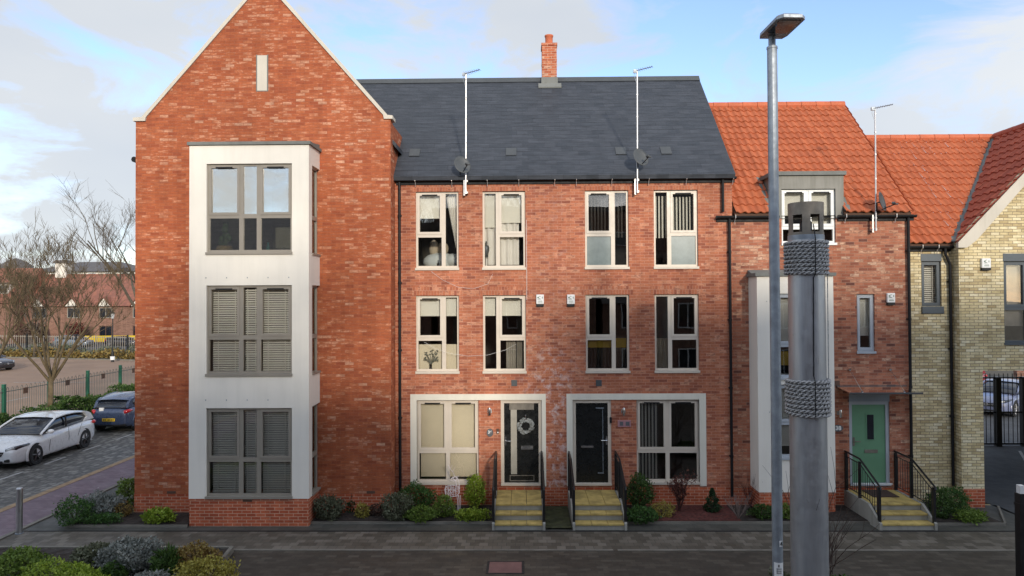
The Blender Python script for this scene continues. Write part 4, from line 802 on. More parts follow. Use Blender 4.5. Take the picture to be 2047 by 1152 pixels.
def dish(label, x, Y, z, nrm, r=0.25):
    t = thing('satellite_dish', label, 'satellite dish', (x, Y, z), 'satellite dishes at the eaves')
    n = Vector(nrm).normalized(); a = n.cross(Vector((0, 0, 1))).normalized(); b = a.cross(n)
    o = Vector((x, Y, z)); vs = []; fs = []; N = 24; K = 5
    for side in (0, 1):
        for i in range(K + 1):
            rr = r * i / K
            for k in range(N): q = o + a * rr * 0.92 * math.cos(2 * math.pi * k / N) + b * rr * math.sin(2 * math.pi * k / N) + n * (0.22 * rr * rr / r - 0.008 * side); vs.append(q)
    for s_ in (0, 1):
        B = s_ * (K + 1) * N
        fs += [(B + i * N + k, B + i * N + (k + 1) % N, B + (i + 1) * N + (k + 1) % N, B + (i + 1) * N + k) for i in range(K) for k in range(N)]
    fs += [(K * N + k, K * N + (k + 1) % N, (2 * K + 1) * N + (k + 1) % N, (2 * K + 1) * N + k) for k in range(N)]
    MB().add(vs, fs).build('reflector', 'dish_grey', t, smooth=True)
    e = o - b * r * 0.75 + n * 0.05; f = o + n * 0.32 - b * 0.16
    MB().path([o - b * 0.2 - n * 0.02, e, f], 0.013, 6).path([o, o - n * 0.09, o - n * 0.09 - Vector((0, 0, 0.2))], 0.022, 8).build('arm', 'black_metal', t)
    MB().path([f - n * 0.0 + b * 0.03, f + b * 0.05 - n * 0.07], [0.03, 0.035], 10).path([f, f + Vector((0.06, 0, 0))], 0.02, 8).build('receiver', 'dish_grey', t); return t
for px, py, pt, lab, dl, dpx, dpy, nn in ((931, 388, 148, 'tall silver tv aerial on a wall mast between the two left top windows', 'round grey satellite dish above the gutter of the left black-door house', 923, 331, (0.45, -0.8, 0.35)),
                          (1274, 386, 142, 'tall silver tv aerial on a wall mast above the vertical blinds', 'round grey satellite dish above the gutter of the right black-door house', 1279, 316, (0.45, -0.8, 0.35)),
                          (1751, 462, 217, 'silver tv aerial on a wall mast standing against the sky over the orange roof', 'narrow grey satellite dish turned sideways at the eave of the orange roof', 1760, 404, (0.72, -0.65, 0.22))):
    Y = -0.22; x, z = U(px, py, Y); _, zt = U(px + 4, pt, Y); aerial(lab, x, Y, z, zt); x2, z2 = U(dpx, dpy, Y - 0.1); dish(dl, x2, Y - 0.1, z2, nn, 0.25)
def alarm(label, px, py, Y, wd=0.2, hg=0.31):
    x, z = U(px, py, Y); t = thing('alarm_box', label, 'alarm box', (x, Y, z), 'white burglar alarm boxes')
    b = MB().box(x - wd / 2, x + wd / 2, Y - 0.075, Y, z - hg * 0.30, z + hg / 2).build('casing', 'white_plastic', t, bevel=0.015)
    MB().box(x - wd / 2 + 0.006, x + wd / 2 - 0.006, Y - 0.07, Y, z - hg / 2, z - hg * 0.30).build('lens', 'drain_black', t)
    y = Y - 0.077; l = MB().box(x - 0.07, x - 0.035, y, y + 0.003, z + 0.06, z + 0.095).box(x + 0.05, x + 0.068, y, y + 0.003, z + 0.05, z + 0.10).box(x - 0.07, x + 0.02, y, y + 0.003, z + 0.030, z + 0.043).box(x - 0.055, x + 0.055, y, y + 0.003, z - 0.012, z - 0.004).box(x - 0.06, x + 0.06, y, y + 0.003, z - 0.045, z - 0.030)
    pts = [(x - 0.005 + 0.03 * math.cos(a), y + 0.001, z + 0.078 + 0.035 * math.sin(a)) for a in [math.pi * (0.3 + 0.14 * i) for i in range(10)]]; l.path(pts, 0.005, 5); l.build('lettering', 'letter_green', t)
alarm('white alarm box on red brick beside the left house windows', 1079.5, 601, 0); alarm('white alarm box on red brick beside the right house windows', 1141, 601, 0)
alarm('white alarm box beside the slim window above the green door', 1779, 598, 0); alarm('white alarm box high on the buff brick gable', 1968.5, 529, 0, 0.23, 0.31)
def wall_light(label, px, py):
    x, z = U(px, py, 0); t = thing('wall_light', label, 'wall light', (x, 0, z), 'steel wall lights beside the front doors')
    MB().lathe([(0.03, z - 0.1), (0.032, z - 0.095), (0.032, z + 0.095), (0.03, z + 0.1)], x, -0.09, 16).build('body', 'chrome', t, smooth=True)
    MB().box(x - 0.055, x + 0.055, -0.02, 0, z - 0.05, z + 0.05).box(x - 0.015, x + 0.015, -0.07, -0.02, z - 0.015, z + 0.015).build('bracket', 'brushed_steel', t)
wall_light('tubular steel wall light left of the wreath door', 979, 822); wall_light('tubular steel wall light right of the plain black door', 1246, 822); wall_light('tubular steel wall light left of the green door', 1677, 826)
x, z = U(979.5, 865, 0); pl = thing('house_number_plaque', 'dark slate oval number plaque beside the wreath door', 'number plaque', (x, 0, z))
MB().add([(x + 0.085 * math.cos(a), -0.025 * s_, z + 0.105 * math.sin(a)) for s_ in (0, 1) for a in [2 * math.pi * k / 24 for k in range(24)]], [tuple(range(24, 48)), tuple(range(24))] + [(k, (k + 1) % 24, 24 + (k + 1) % 24, 24 + k) for k in range(24)]).build('plate', 'slate_plaque', pl)
text_mesh('lettering', '36', 'letter_white', pl, (x, -0.028, z + 0.012), 0.105, bold=0.004)
x, z = U(995, 862, 0); db = thing('doorbell', 'black and white doorbell beside the wreath door', 'doorbell', (x, 0, z))
MB().box(x - 0.03, x + 0.03, -0.03, 0, z - 0.065, z + 0.065).build('casing', 'wood_dark', db); MB().lathe([(0.018, -0.036), (0.018, -0.03)], x + 0.005, z - 0.03, 12, 'y').build('button', 'white_plastic', db)
x, z = U(1221, 840, 0); db = thing('doorbell', 'black video doorbell on the frame of the plain black door', 'doorbell', (x, 0, z)); MB().box(x - 0.028, x + 0.028, -0.01, 0.03, z - 0.075, z + 0.075).build('casing', 'black_plastic', db, bevel=0.008); MB().lathe([(0.014, -0.014), (0.014, -0.01)], x, z + 0.04, 12, 'y').build('lens', 'car_glass', db)
x, z = U(1248, 847, 0); pl = thing('house_number_plaque', 'small pinkish rectangular plaque beside the plain black door', 'number plaque', (x, 0, z))
MB().box(x - 0.17, x + 0.17, -0.022, 0, z - 0.085, z + 0.085).build('plate', 'pink_plaque', pl, bevel=0.004)
MB().box(x - 0.12, x - 0.03, -0.026, -0.022, z - 0.05, z + 0.05).box(x + 0.03, x + 0.13, -0.026, -0.022, z - 0.05, z + 0.05).build('lettering', 'slate_plaque', pl)
x, z = U(1675, 856, 0); pl = thing('house_number_plaque', 'oval number 38 plaque beside the green door', 'number plaque', (x, 0, z))
MB().add([(x + 0.125 * math.cos(a), -0.025 * s_, z + 0.085 * math.sin(a)) for s_ in (0, 1) for a in [2 * math.pi * k / 24 for k in range(24)]], [tuple(range(24, 48)), tuple(range(24))] + [(k, (k + 1) % 24, 24 + (k + 1) % 24, 24 + k) for k in range(24)]).build('plate', 'slate_plaque', pl)
text_mesh('lettering', '38', 'letter_white', pl, (x, -0.028, z), 0.145, bold=0.005)
# wreath
wx, wz = U(1051, 852, 0); rnd = random.Random(5)
wr = thing('wreath', 'silvery white leaf wreath hanging on the left black door', 'wreath', (wx, 0.05, wz))
lf = MB()
for i in range(120):
    a = rnd.uniform(0, 2 * math.pi); rr = 0.165 + rnd.uniform(-0.045, 0.05); c = Vector((wx + rr * math.cos(a), 0.01 + rnd.uniform(-0.03, 0.02), wz + rr * math.sin(a)))
    d = Vector((-math.sin(a) + rnd.uniform(-.6, .6), rnd.uniform(-.5, .1), math.cos(a) + rnd.uniform(-.6, .6))).normalized(); s_ = d.cross(Vector((0, 1, 0))).normalized(); L = rnd.uniform(0.06, 0.11); W = L * 0.3
    lf.add([c - d * L / 2, c + s_ * W + Vector((0, -.008, 0)), c + d * L / 2, c - s_ * W], [(0, 1, 2, 3)])
lf.build('foliage', 'leaf_silver', wr); MB().path([(wx + 0.16 * math.cos(a), 0.025, wz + 0.16 * math.sin(a)) for a in [2 * math.pi * k / 24 for k in range(25)]], 0.02, 6).build('hoop', 'twig', wr); MB().path([(wx, 0.03, wz + 0.17), (wx, 0.02, wz + 0.27)], 0.008, 5).ball((wx, 0.02, wz + 0.27), 0.016).build('hanger', 'chrome', wr)
# white cables strung over the left house
def cable(label, pts, r=0.003): tag(MB().path(pts, r, 5).build('fairy_light_cable', 'cable_white', org=pts[0]), label, 'cable', 'fairy light cables on the left terraced house')
cable('white cable drooping between the two top windows of the wreath-door house', [(*U(px, py, -0.02)[:1], -0.02, U(px, py, -0.02)[1]) for px, py in ((862, 543), (885, 560), (915, 574), (945, 578), (975, 568), (985, 548))])
cable('white cable drooping across the two middle windows of the wreath-door house', [(*U(px, py, -0.05)[:1], -0.05, U(px, py, -0.05)[1]) for px, py in ((848, 684), (870, 697), (900, 707), (935, 712), (975, 710), (1010, 700), (1032, 688))])
cable('thin white cable running down beside the right windows of the wreath-door house', [(*U(px, py, -0.015)[:1], -0.015, U(px, py, -0.015)[1]) for px, py in ((1052, 440), (1052.5, 500), (1053, 560), (1053, 600))], 0.005)

# ---------------------------------------------------------------- things inside the windows
def at(px, py, Y): q = U(px, py, Y); return q[0], q[1]
x, z = at(449, 497, -1.1); pt = thing('potted_plant', 'green cactus in a straw basket inside the top bay window', 'plant', (x, -1.1, 6.52))
MB().lathe([(0.13, 6.52), (0.19, 6.54), (0.2, 6.66), (0.17, 6.74), (0.15, 6.74)], x, -1.1, 18).build('basket', 'basket', pt, smooth=True)
cm = MB(); rnd = random.Random(2)
for c, r in (((x, 6.85), .09), ((x + .02, 7.0), .1), ((x - .06, 6.9), .07), ((x + .03, 7.15), .09), ((x + .1, 6.92), .07), ((x + .02, 7.28), .075), ((x - .1, 6.82), .07)): cm.ball((c[0], -1.1 + rnd.uniform(-.05, .05), c[1]), r, r * .7, r * 1.2)
cm.build('stem', 'cactus', pt, smooth=True)
x, _ = at(536, 490, -1.15); bt = thing('bottle', 'teal bottle standing on the sill of the top bay window', 'bottle', (x, -1.15, 6.52)); MB().lathe([(0.045, 6.52), (0.045, 6.70), (0.02, 6.76), (0.02, 6.82)], x, -1.15, 14).build('body', 'teal', bt, smooth=True); MB().lathe([(0.024, 6.82), (0.024, 6.86)], x, -1.15, 12).build('cap', 'black_plastic', bt)
x, z = at(567, 470, -0.95); sc = thing('computer_screen', 'pale back of a desk screen inside the top bay window', 'screen', (x, -0.95, 6.5)); MB().box(x - 0.2, x + 0.2, -0.97, -0.93, 6.68, 7.2).build('panel', 'screen_grey', sc, bevel=0.01); MB().box(x - 0.03, x + 0.03, -0.93, -0.9, 6.5, 6.8).box(x - 0.12, x + 0.12, -0.98, -0.82, 6.5, 6.52).build('stand', 'black_plastic', sc)
x, _ = at(861, 738, 0.15); pt = thing('vase_of_flowers', 'dark vase of grey green sprigs in the left middle window', 'vase', (x, 0.15, 3.53)); MB().lathe([(0.05, 3.53), (0.055, 3.56), (0.03, 3.62), (0.035, 3.7)], x, 0.15, 14).build('vase', 'black_plastic', pt, smooth=True)
sp = MB(); rnd = random.Random(8)
for i in range(26):
    e = Vector((x + rnd.uniform(-.16, .2), 0.15 + rnd.uniform(-.03, .03), 3.7 + rnd.uniform(.05, .36))); sp.path([(x, 0.15, 3.68), tuple((Vector((x, 0.15, 3.7)) + e) / 2 + Vector((rnd.uniform(-.02, .02), 0, .02))), e], 0.005, 4)
    for k in range(4): c = e + Vector((rnd.uniform(-.03, .03), rnd.uniform(-.02, .02), rnd.uniform(-.03, .03))); sp.add([c + Vector((-.02, 0, 0)), c + Vector((0, -.01, -.012)), c + Vector((.02, 0, .005)), c + Vector((0, .01, .014))], [(0, 1, 2, 3)])
sp.build('sprig', 'leaf_grey', pt)
bd = thing('bed', 'bed with pale duvet and beige cushions inside the left top window', 'bed', (-2.3, 0.9, 5.95))
MB().box(-2.76, -1.7, 0.5, 2.3, 5.95, 6.3).build('base', 'cushion_beige', bd, bevel=0.03); q = MB(); q.ball((-2.25, 0.9, 6.42), 0.5, 0.35, 0.26).ball((-1.85, 0.8, 6.45), 0.3, 0.3, 0.2); q.build('duvet', 'pillow_white', bd, smooth=True)
q = MB(); q.ball((-2.42, 0.85, 6.78), 0.14, 0.1, 0.24).ball((-2.18, 0.85, 6.78), 0.16, 0.1, 0.19); q.build('cushion', 'cushion_beige', bd, smooth=True)
for lab, px, h in (('small dark bottle on the sill of the left top window', 876, 0.2),): x, _ = at(px, 527, 0.14); tag(MB().lathe([(0.035, 6.22), (0.035, 6.33), (0.014, 6.37), (0.014, 6.43)], x, 0.14, 12).build('bottle', 'black_plastic', org=(x, 0.14, 6.22), smooth=True), lab, 'bottle')
x, _ = at(913, 527, 0.14); q = MB().lathe([(0.06, 6.22), (0.065, 6.26), (0.05, 6.32), (0.03, 6.34)], x, 0.14, 14); tag(q.build('bowl', 'black_plastic', org=(x, 0.14, 6.22), smooth=True), 'small dark round bowl on the sill of the left top window', 'bowl')
x, _ = at(972, 520, 0.16); mq = thing('torso_ornament', 'dark mannequin torso ornament standing in the second top window from the left', 'ornament', (x, 0.16, 6.22)); MB().lathe([(0.06, 6.22), (0.06, 6.24), (0.015, 6.26), (0.015, 6.5)], x, 0.16, 14).build('stand', 'white_plastic', mq); MB().lathe([(0.05, 6.5), (0.055, 6.58), (0.075, 6.66), (0.085, 6.74), (0.07, 6.80), (0.02, 6.82), (0.022, 6.9), (0.012, 6.92)], x, 0.16, 16).build('torso', 'dish_grey', mq, smooth=True)

# ================================================================ front steps and handrails
def steps(label, x0, x1, h=None):
    t = thing('front_steps', label, 'steps', ((x0 + x1) / 2, -0.9, 0), 'front door steps')
    ys = (-1.78, -1.52, -1.25, 0.0 - 0.008)
    for i in range(3):
        z = 0.155 * (i + 1); MB().box(x0 + 0.004 * i, x1 - 0.004 * i, ys[i] + 0.02, -0.008, z - 0.155, z - 0.045).build('riser', 'concrete', t)
        n = 3; tr = MB()
        for k in range(n): a = x0 + 0.0 + (x1 - x0) * k / n; tr.box(a + 0.004, a + (x1 - x0) / n - 0.004, ys[i] - 0.005, ys[i + 1] + 0.015 if i < 2 else -0.01, z - 0.044, z)
        tr.build('tread', 'stone_yellow', t, bevel=0.008)
    for x in (x0 - 0.062, x1 + 0.002):
        MB().prism([(-1.80, 0), (-1.80, 0.16), (-1.25, 0.47), (-0.008, 0.47), (-0.008, 0)], 'x', x, x + 0.06).build('side_wall', 'concrete', t)
    return t
def railing(label, x):
    t = thing('handrail', label, 'handrail', (x, -0.9, 0), 'black metal handrails of the front steps')
    p = [(-0.06, 0.47, 1.42), (-0.78, 0.47, 1.36), (-1.72, 0.0, 0.98)]
    for y, a, b in p: MB().box(x - 0.03, x + 0.03, y - 0.03, y + 0.03, a, b).build('post', 'black_paint', t)
    MB().path([(x, 0.0, 1.45), (x, -0.80, 1.43), (x, -1.79, 0.99), (x, -1.8, 0.94)], 0.024, 8).path([(x, -0.06, 1.33), (x, -0.80, 1.31), (x, -1.72, 0.88)], 0.012, 6).path([(x, -0.06, 0.57), (x, -0.80, 0.56), (x, -1.25, 0.55), (x, -1.72, 0.26)], 0.012, 6).build('rail', 'black_paint', t)
    bl = MB()
    for i in range(14):
        y = -0.16 - i * 0.112
        if abs(y + 0.78) < 0.04 or y < -1.68: continue
        zt = 1.31 if y > -0.8 else 1.31 - (-0.8 - y) * 0.467; zb = 0.565 if y > -1.25 else 0.55 - (-1.25 - y) * 0.617
        bl.path([(x, y, zb), (x, y, zt)], 0.008, 5)
    bl.build('baluster', 'black_paint', t)
SX1 = (UX(1037, -1.2, 1005) - 0.56, UX(1037, -1.2, 1005) + 0.56); steps('mossy yellow front steps of the wreath door', *SX1)
SX2 = (UX(1193, -1.2, 1005) - 0.56, UX(1193, -1.2, 1005) + 0.58); steps('mossy yellow front steps of the plain black door', *SX2)
SX3 = (8.28, 9.48); steps('mossy yellow front steps below the green door', *SX3)
for (a, b), nm in ((SX1, 'wreath'), (SX2, 'plain black'), (SX3, 'green')): railing('black metal handrail on the left side of the %s door steps' % nm, a - 0.03); railing('black metal handrail on the right side of the %s door steps' % nm, b + 0.03)
tag(MB().box(8.62, 9.25, -0.72, -0.10, 0.467, 0.485).build('door_mat', 'mat_brown', org=(8.95, -0.4, 0.467)), 'brown door mat on the landing in front of the green door', 'door mat')

# ================================================================ planting beds
def kerb(name, pts, w=0.05, z=0.06):
    m = MB()
    for a, b in zip(pts[:-1], pts[1:]):
        d = (Vector(b) - Vector(a)).normalized(); n = Vector((-d.y, d.x)) * w / 2; a2 = Vector(a); b2 = Vector(b)
        m.prism([a2 - n, b2 - n, b2 + n, a2 + n], 'z', -0.05, z + random.uniform(0, 0.002))
    return struct(name, m, 'kerb_stone')
def bed(name, poly, mat='soil', z=0.07, seed=1):
    """bumpy soil sheet"""
    xs = [p[0] for p in poly]; ys = [p[1] for p in poly]; rnd = random.Random(seed); nx = max(4, int((max(xs) - min(xs)) / 0.12)); ny = max(3, int((max(ys) - min(ys)) / 0.12)); m = MB(); vs = []
    for j in range(ny + 1):
        for i in range(nx + 1):
            s_, t_ = i / nx, j / ny; e = 0 if i in (0, nx) or j in (0, ny) else rnd.uniform(-0.02, 0.035)
            a = Vector(poly[0]).lerp(Vector(poly[1]), s_); b = Vector(poly[3]).lerp(Vector(poly[2]), s_); q = a.lerp(b, t_); vs.append((q.x, q.y, z + e))
    m.add(vs, [(j * (nx + 1) + i, j * (nx + 1) + i + 1, (j + 1) * (nx + 1) + i + 1, (j + 1) * (nx + 1) + i) for j in range(ny) for i in range(nx)]); return struct(name, m, mat)
KY = -1.28
bed('soil', [(-10.9, KY - 0.25), (BX0, KY - 0.25), (BX0, GY), (-10.4, GY)]); bed('soil', [(-10.4, GY), (-9.84, GY), (-9.84, 1.2), (-10.4, 1.2)])
kerb('bed_edging', [(BX0, KY - 0.28), (-10.95, KY - 0.28), (-10.45, 1.2)])
bed('soil', [(BX1, KY), (SX1[0] - 0.07, KY), (SX1[0] - 0.07, 0.0), (BX1, 0.0)]); kerb('bed_edging', [(BX1, KY - 0.03), (SX1[0] - 0.07, KY - 0.03)])
bed('grass', [(SX1[1] + 0.08, -1.74), (SX2[0] - 0.08, -1.74), (SX2[0] - 0.08, 0.0), (SX1[1] + 0.08, 0.0)], 'grass_moss', 0.05)
bed('soil', [(SX2[1] + 0.07, KY), (3.1, KY), (3.1, 0), (SX2[1] + 0.07, 0)]); bed('mulch', [(3.1, KY), (5.2, KY), (5.2, 0), (3.1, 0)], 'red_mulch'); bed('soil', [(5.2, KY), (SX3[0] - 0.07, KY), (SX3[0] - 0.07, 0), (5.2, 0)])
kerb('bed_edging', [(SX2[1] + 0.07, KY - 0.03), (SX3[0] - 0.07, KY - 0.03)])
bed('soil', [(SX3[1] + 0.1, KY - 0.1), (11.3, KY - 0.1), (11.1, 0.28), (SX3[1] + 0.1, 0.28)]); kerb('bed_edging', [(SX3[1] + 0.1, KY - 0.13), (11.35, KY - 0.13), (12.1, -0.05)])
FB = (-6.28, -3.18)
bed('soil', [(STX + 0.3, -9), (-5.55, -9), (FB[0], FB[1]), (STX + 0.3, FB[1])], z=0.09); kerb('bed_edging', [(STX + 0.3, FB[1]), FB, (-5.9, -6.0)], 0.08, 0.12)

def shrub(label, X, Y, z0, rx, ry, h, n, size, mat, shape='ball', cat='shrub', seed=None, group=None, stems=True, name='shrub'):
    """leaf-by-leaf foliage: blades through a lumpy volume, denser at its skin, on real stems"""
    rng = np.random.default_rng(seed if seed is not None else abs(hash((round(X, 2), round(Y, 2), n))) % 99999)
    d = rng.normal(size=(n, 3)); d /= np.linalg.norm(d, axis=1)[:, None]
    ph = rng.uniform(0, 6.28, 6); lump = 1 + 0.19 * np.sin(4.1 * d[:, 0] + ph[0]) * np.sin(3.7 * d[:, 2] + ph[1]) + 0.12 * np.sin(7.3 * d[:, 1] + ph[2] + 3 * d[:, 0]) + 0.07 * np.sin(11 * d[:, 2] + ph[3] + 6 * d[:, 0])
    r = rng.uniform(0.35, 1.0, n) ** 0.33 * lump; r = np.where(rng.uniform(0, 1, n) < 0.06, r * rng.uniform(1.0, 1.22, n), r); u = rng.uniform(0, 1, n)
    if shape == 'cone':
        zz = rng.uniform(0, 1, n) ** 1.3; rad = (1 - zz) ** 0.8 * (0.55 + 0.45 * rng.uniform(0, 1, n) ** 0.5) * (1 + 0.25 * np.sin(9 * zz * 2 + ph[0])); an_ = rng.uniform(0, 6.28, n); p = np.stack([rx * rad * np.cos(an_), ry * rad * np.sin(an_), zz * h], 1)
    elif shape == 'mat':
        p = np.stack([rx * d[:, 0] * np.sqrt(rng.uniform(0, 1, n)), ry * d[:, 1] * np.sqrt(rng.uniform(0, 1, n)), h * u * (0.6 + 0.4 * lump)], 1)
    elif shape == 'egg':
        p = np.stack([rx * d[:, 0] * r, ry * d[:, 1] * r, h * 0.54 + h * 0.48 * d[:, 2] * r], 1)
    else:
        p = np.stack([rx * d[:, 0] * r, ry * d[:, 1] * r, h * 0.45 + h * 0.56 * d[:, 2] * r], 1)
    p[:, 2] = np.maximum(p[:, 2], 0.01); p += np.array([X, Y, z0])
    ax = rng.normal(size=(n, 3)); ax[:, 2] += 0.7; ax /= np.linalg.norm(ax, axis=1)[:, None]
    o = np.cross(ax, rng.normal(size=(n, 3))); o /= np.linalg.norm(o, axis=1)[:, None]
    L = size * rng.uniform(0.6, 1.3, n)[:, None]; wd = 0.30 if shape != 'spike' else 0.09
    V = np.stack([p, p + ax * L * 0.5 + o * L * wd, p + ax * L, p + ax * L * 0.5 - o * L * wd], 1).reshape(-1, 3)
    m = MB(); m.v = [tuple(v) for v in V.tolist()]; m.f = [(4 * i, 4 * i + 1, 4 * i + 2, 4 * i + 3) for i in range(n)]
    t = thing(name, label, cat, (X, Y, z0), group); m.build('foliage', mat, t)
    if stems:
        s_ = MB(); rd = random.Random(n)
        for k in range(9): a = rd.uniform(0, 6.28); q = rd.uniform(0.3, 0.8); s_.path([(X + rd.uniform(-.03, .03), Y + rd.uniform(-.03, .03), z0 - 0.02), (X + rx * q * 0.5 * math.cos(a), Y + ry * q * 0.5 * math.sin(a), z0 + h * 0.35), (X + rx * q * math.cos(a), Y + ry * q * math.sin(a), z0 + h * 0.75)], [0.012, 0.008, 0.003], 5)
        s_.build('stem', 'twig', t)
    return t
def twiggy(label, X, Y, z0, spread, h, n, mat, seed, r=0.006, lm=None, cat='shrub'):
    rd = random.Random(seed); t = thing('bare_shrub', label, cat, (X, Y, z0)); m = MB(); lv = MB()
    def grow(p, d, L, rr, k):
        q = p + d * L * 0.5 + Vector((rd.uniform(-1, 1), rd.uniform(-1, 1), 0)) * L * 0.05; e = p + d * L + Vector((rd.uniform(-1, 1), rd.uniform(-1, 1), rd.uniform(0, .6))) * L * 0.08
        m.path([p, q, e], [rr, rr * 0.8, rr * 0.55], 4)
        if lm:
            for _ in range(5): c = p.lerp(e, rd.random()) + Vector((rd.uniform(-.03, .03), rd.uniform(-.03, .03), rd.uniform(-.03, .03))); a_ = Vector((rd.uniform(-1, 1), rd.uniform(-1, 1), rd.uniform(-1, .3))).normalized() * 0.05; b_ = a_.orthogonal().normalized() * 0.018; lv.add([c, c + a_ / 2 + b_, c + a_, c + a_ / 2 - b_], [(0, 1, 2, 3)])
        if k > 0:
            for _ in range(rd.choice((2, 2, 3))): d2 = (d + Vector((rd.uniform(-1, 1), rd.uniform(-1, 1), rd.uniform(-.2, .7))) * 0.6).normalized(); grow(p.lerp(e, rd.uniform(.5, 1)), d2, L * rd.uniform(.5, .75), rr * 0.6, k - 1)
    for i in range(n):
        a = rd.uniform(0, 6.28); d = Vector((math.cos(a) * spread / h, math.sin(a) * spread / h, 1)).normalized() if rd.random() < .75 else Vector((rd.uniform(-.2, .2), rd.uniform(-.2, .2), 1)).normalized(); grow(Vector((X, Y, z0)), d, h * rd.uniform(.4, .6), r, 2)
    m.build('stem', mat, t)
    if lm: lv.build('foliage', lm, t)
    return t
def S(label, px, py_base, w, h, n, size, mat, shape='ball', z0=0.07, dep=None, **k):
    """stand a shrub on the soil at the surveyed spot, w and h in photo pixels"""
    x, y = G(px, py_base, z0); sc = (y + 18.2) / FPX; rx = w * sc / 2; return shrub(label, x, y, z0, rx, dep if dep else rx, h * sc, n, size, mat, shape, **k)
# bed left of the bay
S('dome of clipped dark green shrub at the corner of the left bed', 150, 1046, 66, 50, 2600, 0.05, 'leaf_dark', dep=0.36)
S('silvery grey lavender clump beside the dark green dome', 208, 1030, 90, 42, 2200, 0.07, 'leaf_grey', dep=0.38)
S('upright yellow green shrub against the left corner of the gabled house', 255, 1012, 44, 55, 1500, 0.06, 'leaf_green', 'egg', dep=0.22)
S('low dark green ground cover along the left bed edging', 205, 1045, 84, 16, 1300, 0.05, 'leaf_dark', 'mat', dep=0.22, cat='ground cover', stems=False)
S('ochre leaved low shrub in front of the gabled house corner', 246, 1032, 38, 26, 700, 0.05, 'leaf_ochre', dep=0.18)
S('bright green low shrub beside the white bay plinth', 318, 1044, 60, 26, 1300, 0.07, 'leaf_lime', dep=0.24)
# bed between the bay and the first steps
S('grey brown lavender dome right of the bay plinth', 658, 1036, 60, 42, 2400, 0.06, 'leaf_olive', dep=0.32, seed=4)
S('small dark green conifer between two lavender domes', 704, 1022, 30, 50, 1500, 0.05, 'leaf_pine', 'cone', dep=0.17)
S('small golden shrub at the front of the second bed', 724, 1034, 26, 28, 700, 0.045, 'leaf_yellow', dep=0.15)
S('low dark brown shrub in the middle of the second bed', 752, 1030, 40, 20, 700, 0.05, 'leaf_brown', dep=0.2)
S('olive grey dome in front of the big dark green bush', 792, 1038, 60, 50, 2600, 0.055, 'leaf_olive', dep=0.3)
S('large dark green clipped bush below the cream blind window', 832, 1020, 72, 50, 3200, 0.05, 'leaf_dark', dep=0.38)
S('low yellow green shrub in front of the large dark bush', 840, 1041, 62, 26, 1300, 0.06, 'leaf_green', dep=0.2)
S('light green ball shaped shrub beside the wire reindeer', 888, 1032, 42, 40, 1700, 0.05, 'leaf_green', dep=0.25)
S('upright variegated yellow green shrub next to the left steps', 950, 1016, 40, 64, 2100, 0.055, 'leaf_lime', 'egg', dep=0.24)
S('low bright green ground cover at the foot of the left steps', 945, 1038, 80, 17, 1500, 0.055, 'leaf_lime', 'mat', dep=0.25, cat='ground cover', stems=False)
# bed between the second steps and the big column
S('dark green feathery shrub right of the plain door steps', 1280, 1020, 50, 68, 2300, 0.06, 'leaf_hedge', 'egg', dep=0.28)
S('low dark green shrub spilling over the edging by the plain door steps', 1284, 1043, 62, 28, 1500, 0.06, 'leaf_dark', dep=0.22)
S('small yellow shrub at the edge of the red mulch', 1326, 1033, 44, 28, 1200, 0.035, 'leaf_yellow', dep=0.22)
x, y = G(1358, 1024, .07); twiggy('dead brown upright bush in front of the lower right window', x, y, 0.07, 0.3, 1.05, 16, 'dead_leaf', 3, 0.012, 'leaf_red')
S('small dark green conifer standing in the red mulch', 1424, 1022, 34, 44, 1600, 0.045, 'leaf_pine', 'cone', dep=0.2)
x, y = G(1476, 1038, .07); twiggy('bare pale twiggy shrub at the end of the red mulch', x, y, 0.07, 0.42, 0.7, 26, 'twig_grey', 9, 0.005)
x, y = G(1500, 1015, .07); twiggy('thin reddish twiggy shrub beside the second bay plinth', x, y, 0.07, 0.4, 0.95, 14, 'dead_leaf', 19, 0.005)
S('low green shrub below the second white bay', 1532, 1036, 62, 24, 1300, 0.06, 'leaf_hedge', dep=0.2)
S('low green shrub behind the grey column', 1566, 1034, 40, 24, 900, 0.06, 'leaf_green', dep=0.2)
S('round dark green bush right of the green door steps', 1905, 1022, 56, 46, 2400, 0.05, 'leaf_dark', dep=0.34)
S('dark green bush in front of the buff wall by the handrail', 1878, 1034, 50, 54, 2400, 0.05, 'leaf_hedge', dep=0.3)
S('low pale green ground cover beside the carriage opening', 1940, 1041, 66, 18, 1000, 0.07, 'leaf_green', 'mat', dep=0.28, cat='ground cover', stems=False)
# foreground bed
S('yellow green loose shrub at the left end of the foreground bed', 36, 1160, 96, 57, 3000, 0.07, 'leaf_green', z0=0.09, dep=0.5)
S('bright green rounded shrub left of the silver lavender', 112, 1180, 130, 54, 3400, 0.05, 'leaf_lime', z0=0.09, dep=0.5, seed=2)
S('bright green dome in front of the silver lavender', 158, 1190, 104, 42, 3200, 0.05, 'leaf_lime', z0=0.09, dep=0.45, seed=12)
S('large silver grey lavender in the foreground bed', 262, 1138, 118, 55, 5200, 0.07, 'leaf_grey', z0=0.09, dep=0.5, seed=7)
S('smaller browning lavender left of the silver lavender', 186, 1130, 84, 36, 2600, 0.07, 'leaf_olive', z0=0.09, dep=0.4, seed=17)
S('silver grey lavender low at the picture bottom', 290, 1190, 110, 37, 2600, 0.06, 'leaf_grey', z0=0.09, dep=0.4, seed=27)
S('dark green fan of spiky leaves between the lavender and ochre shrubs', 331, 1148, 44, 44, 900, 0.16, 'leaf_hedge', 'spike', z0=0.09, dep=0.26)
S('ochre leaved shrub at the right end of the foreground bed', 388, 1130, 96, 37, 2300, 0.06, 'leaf_ochre', z0=0.09, dep=0.42)
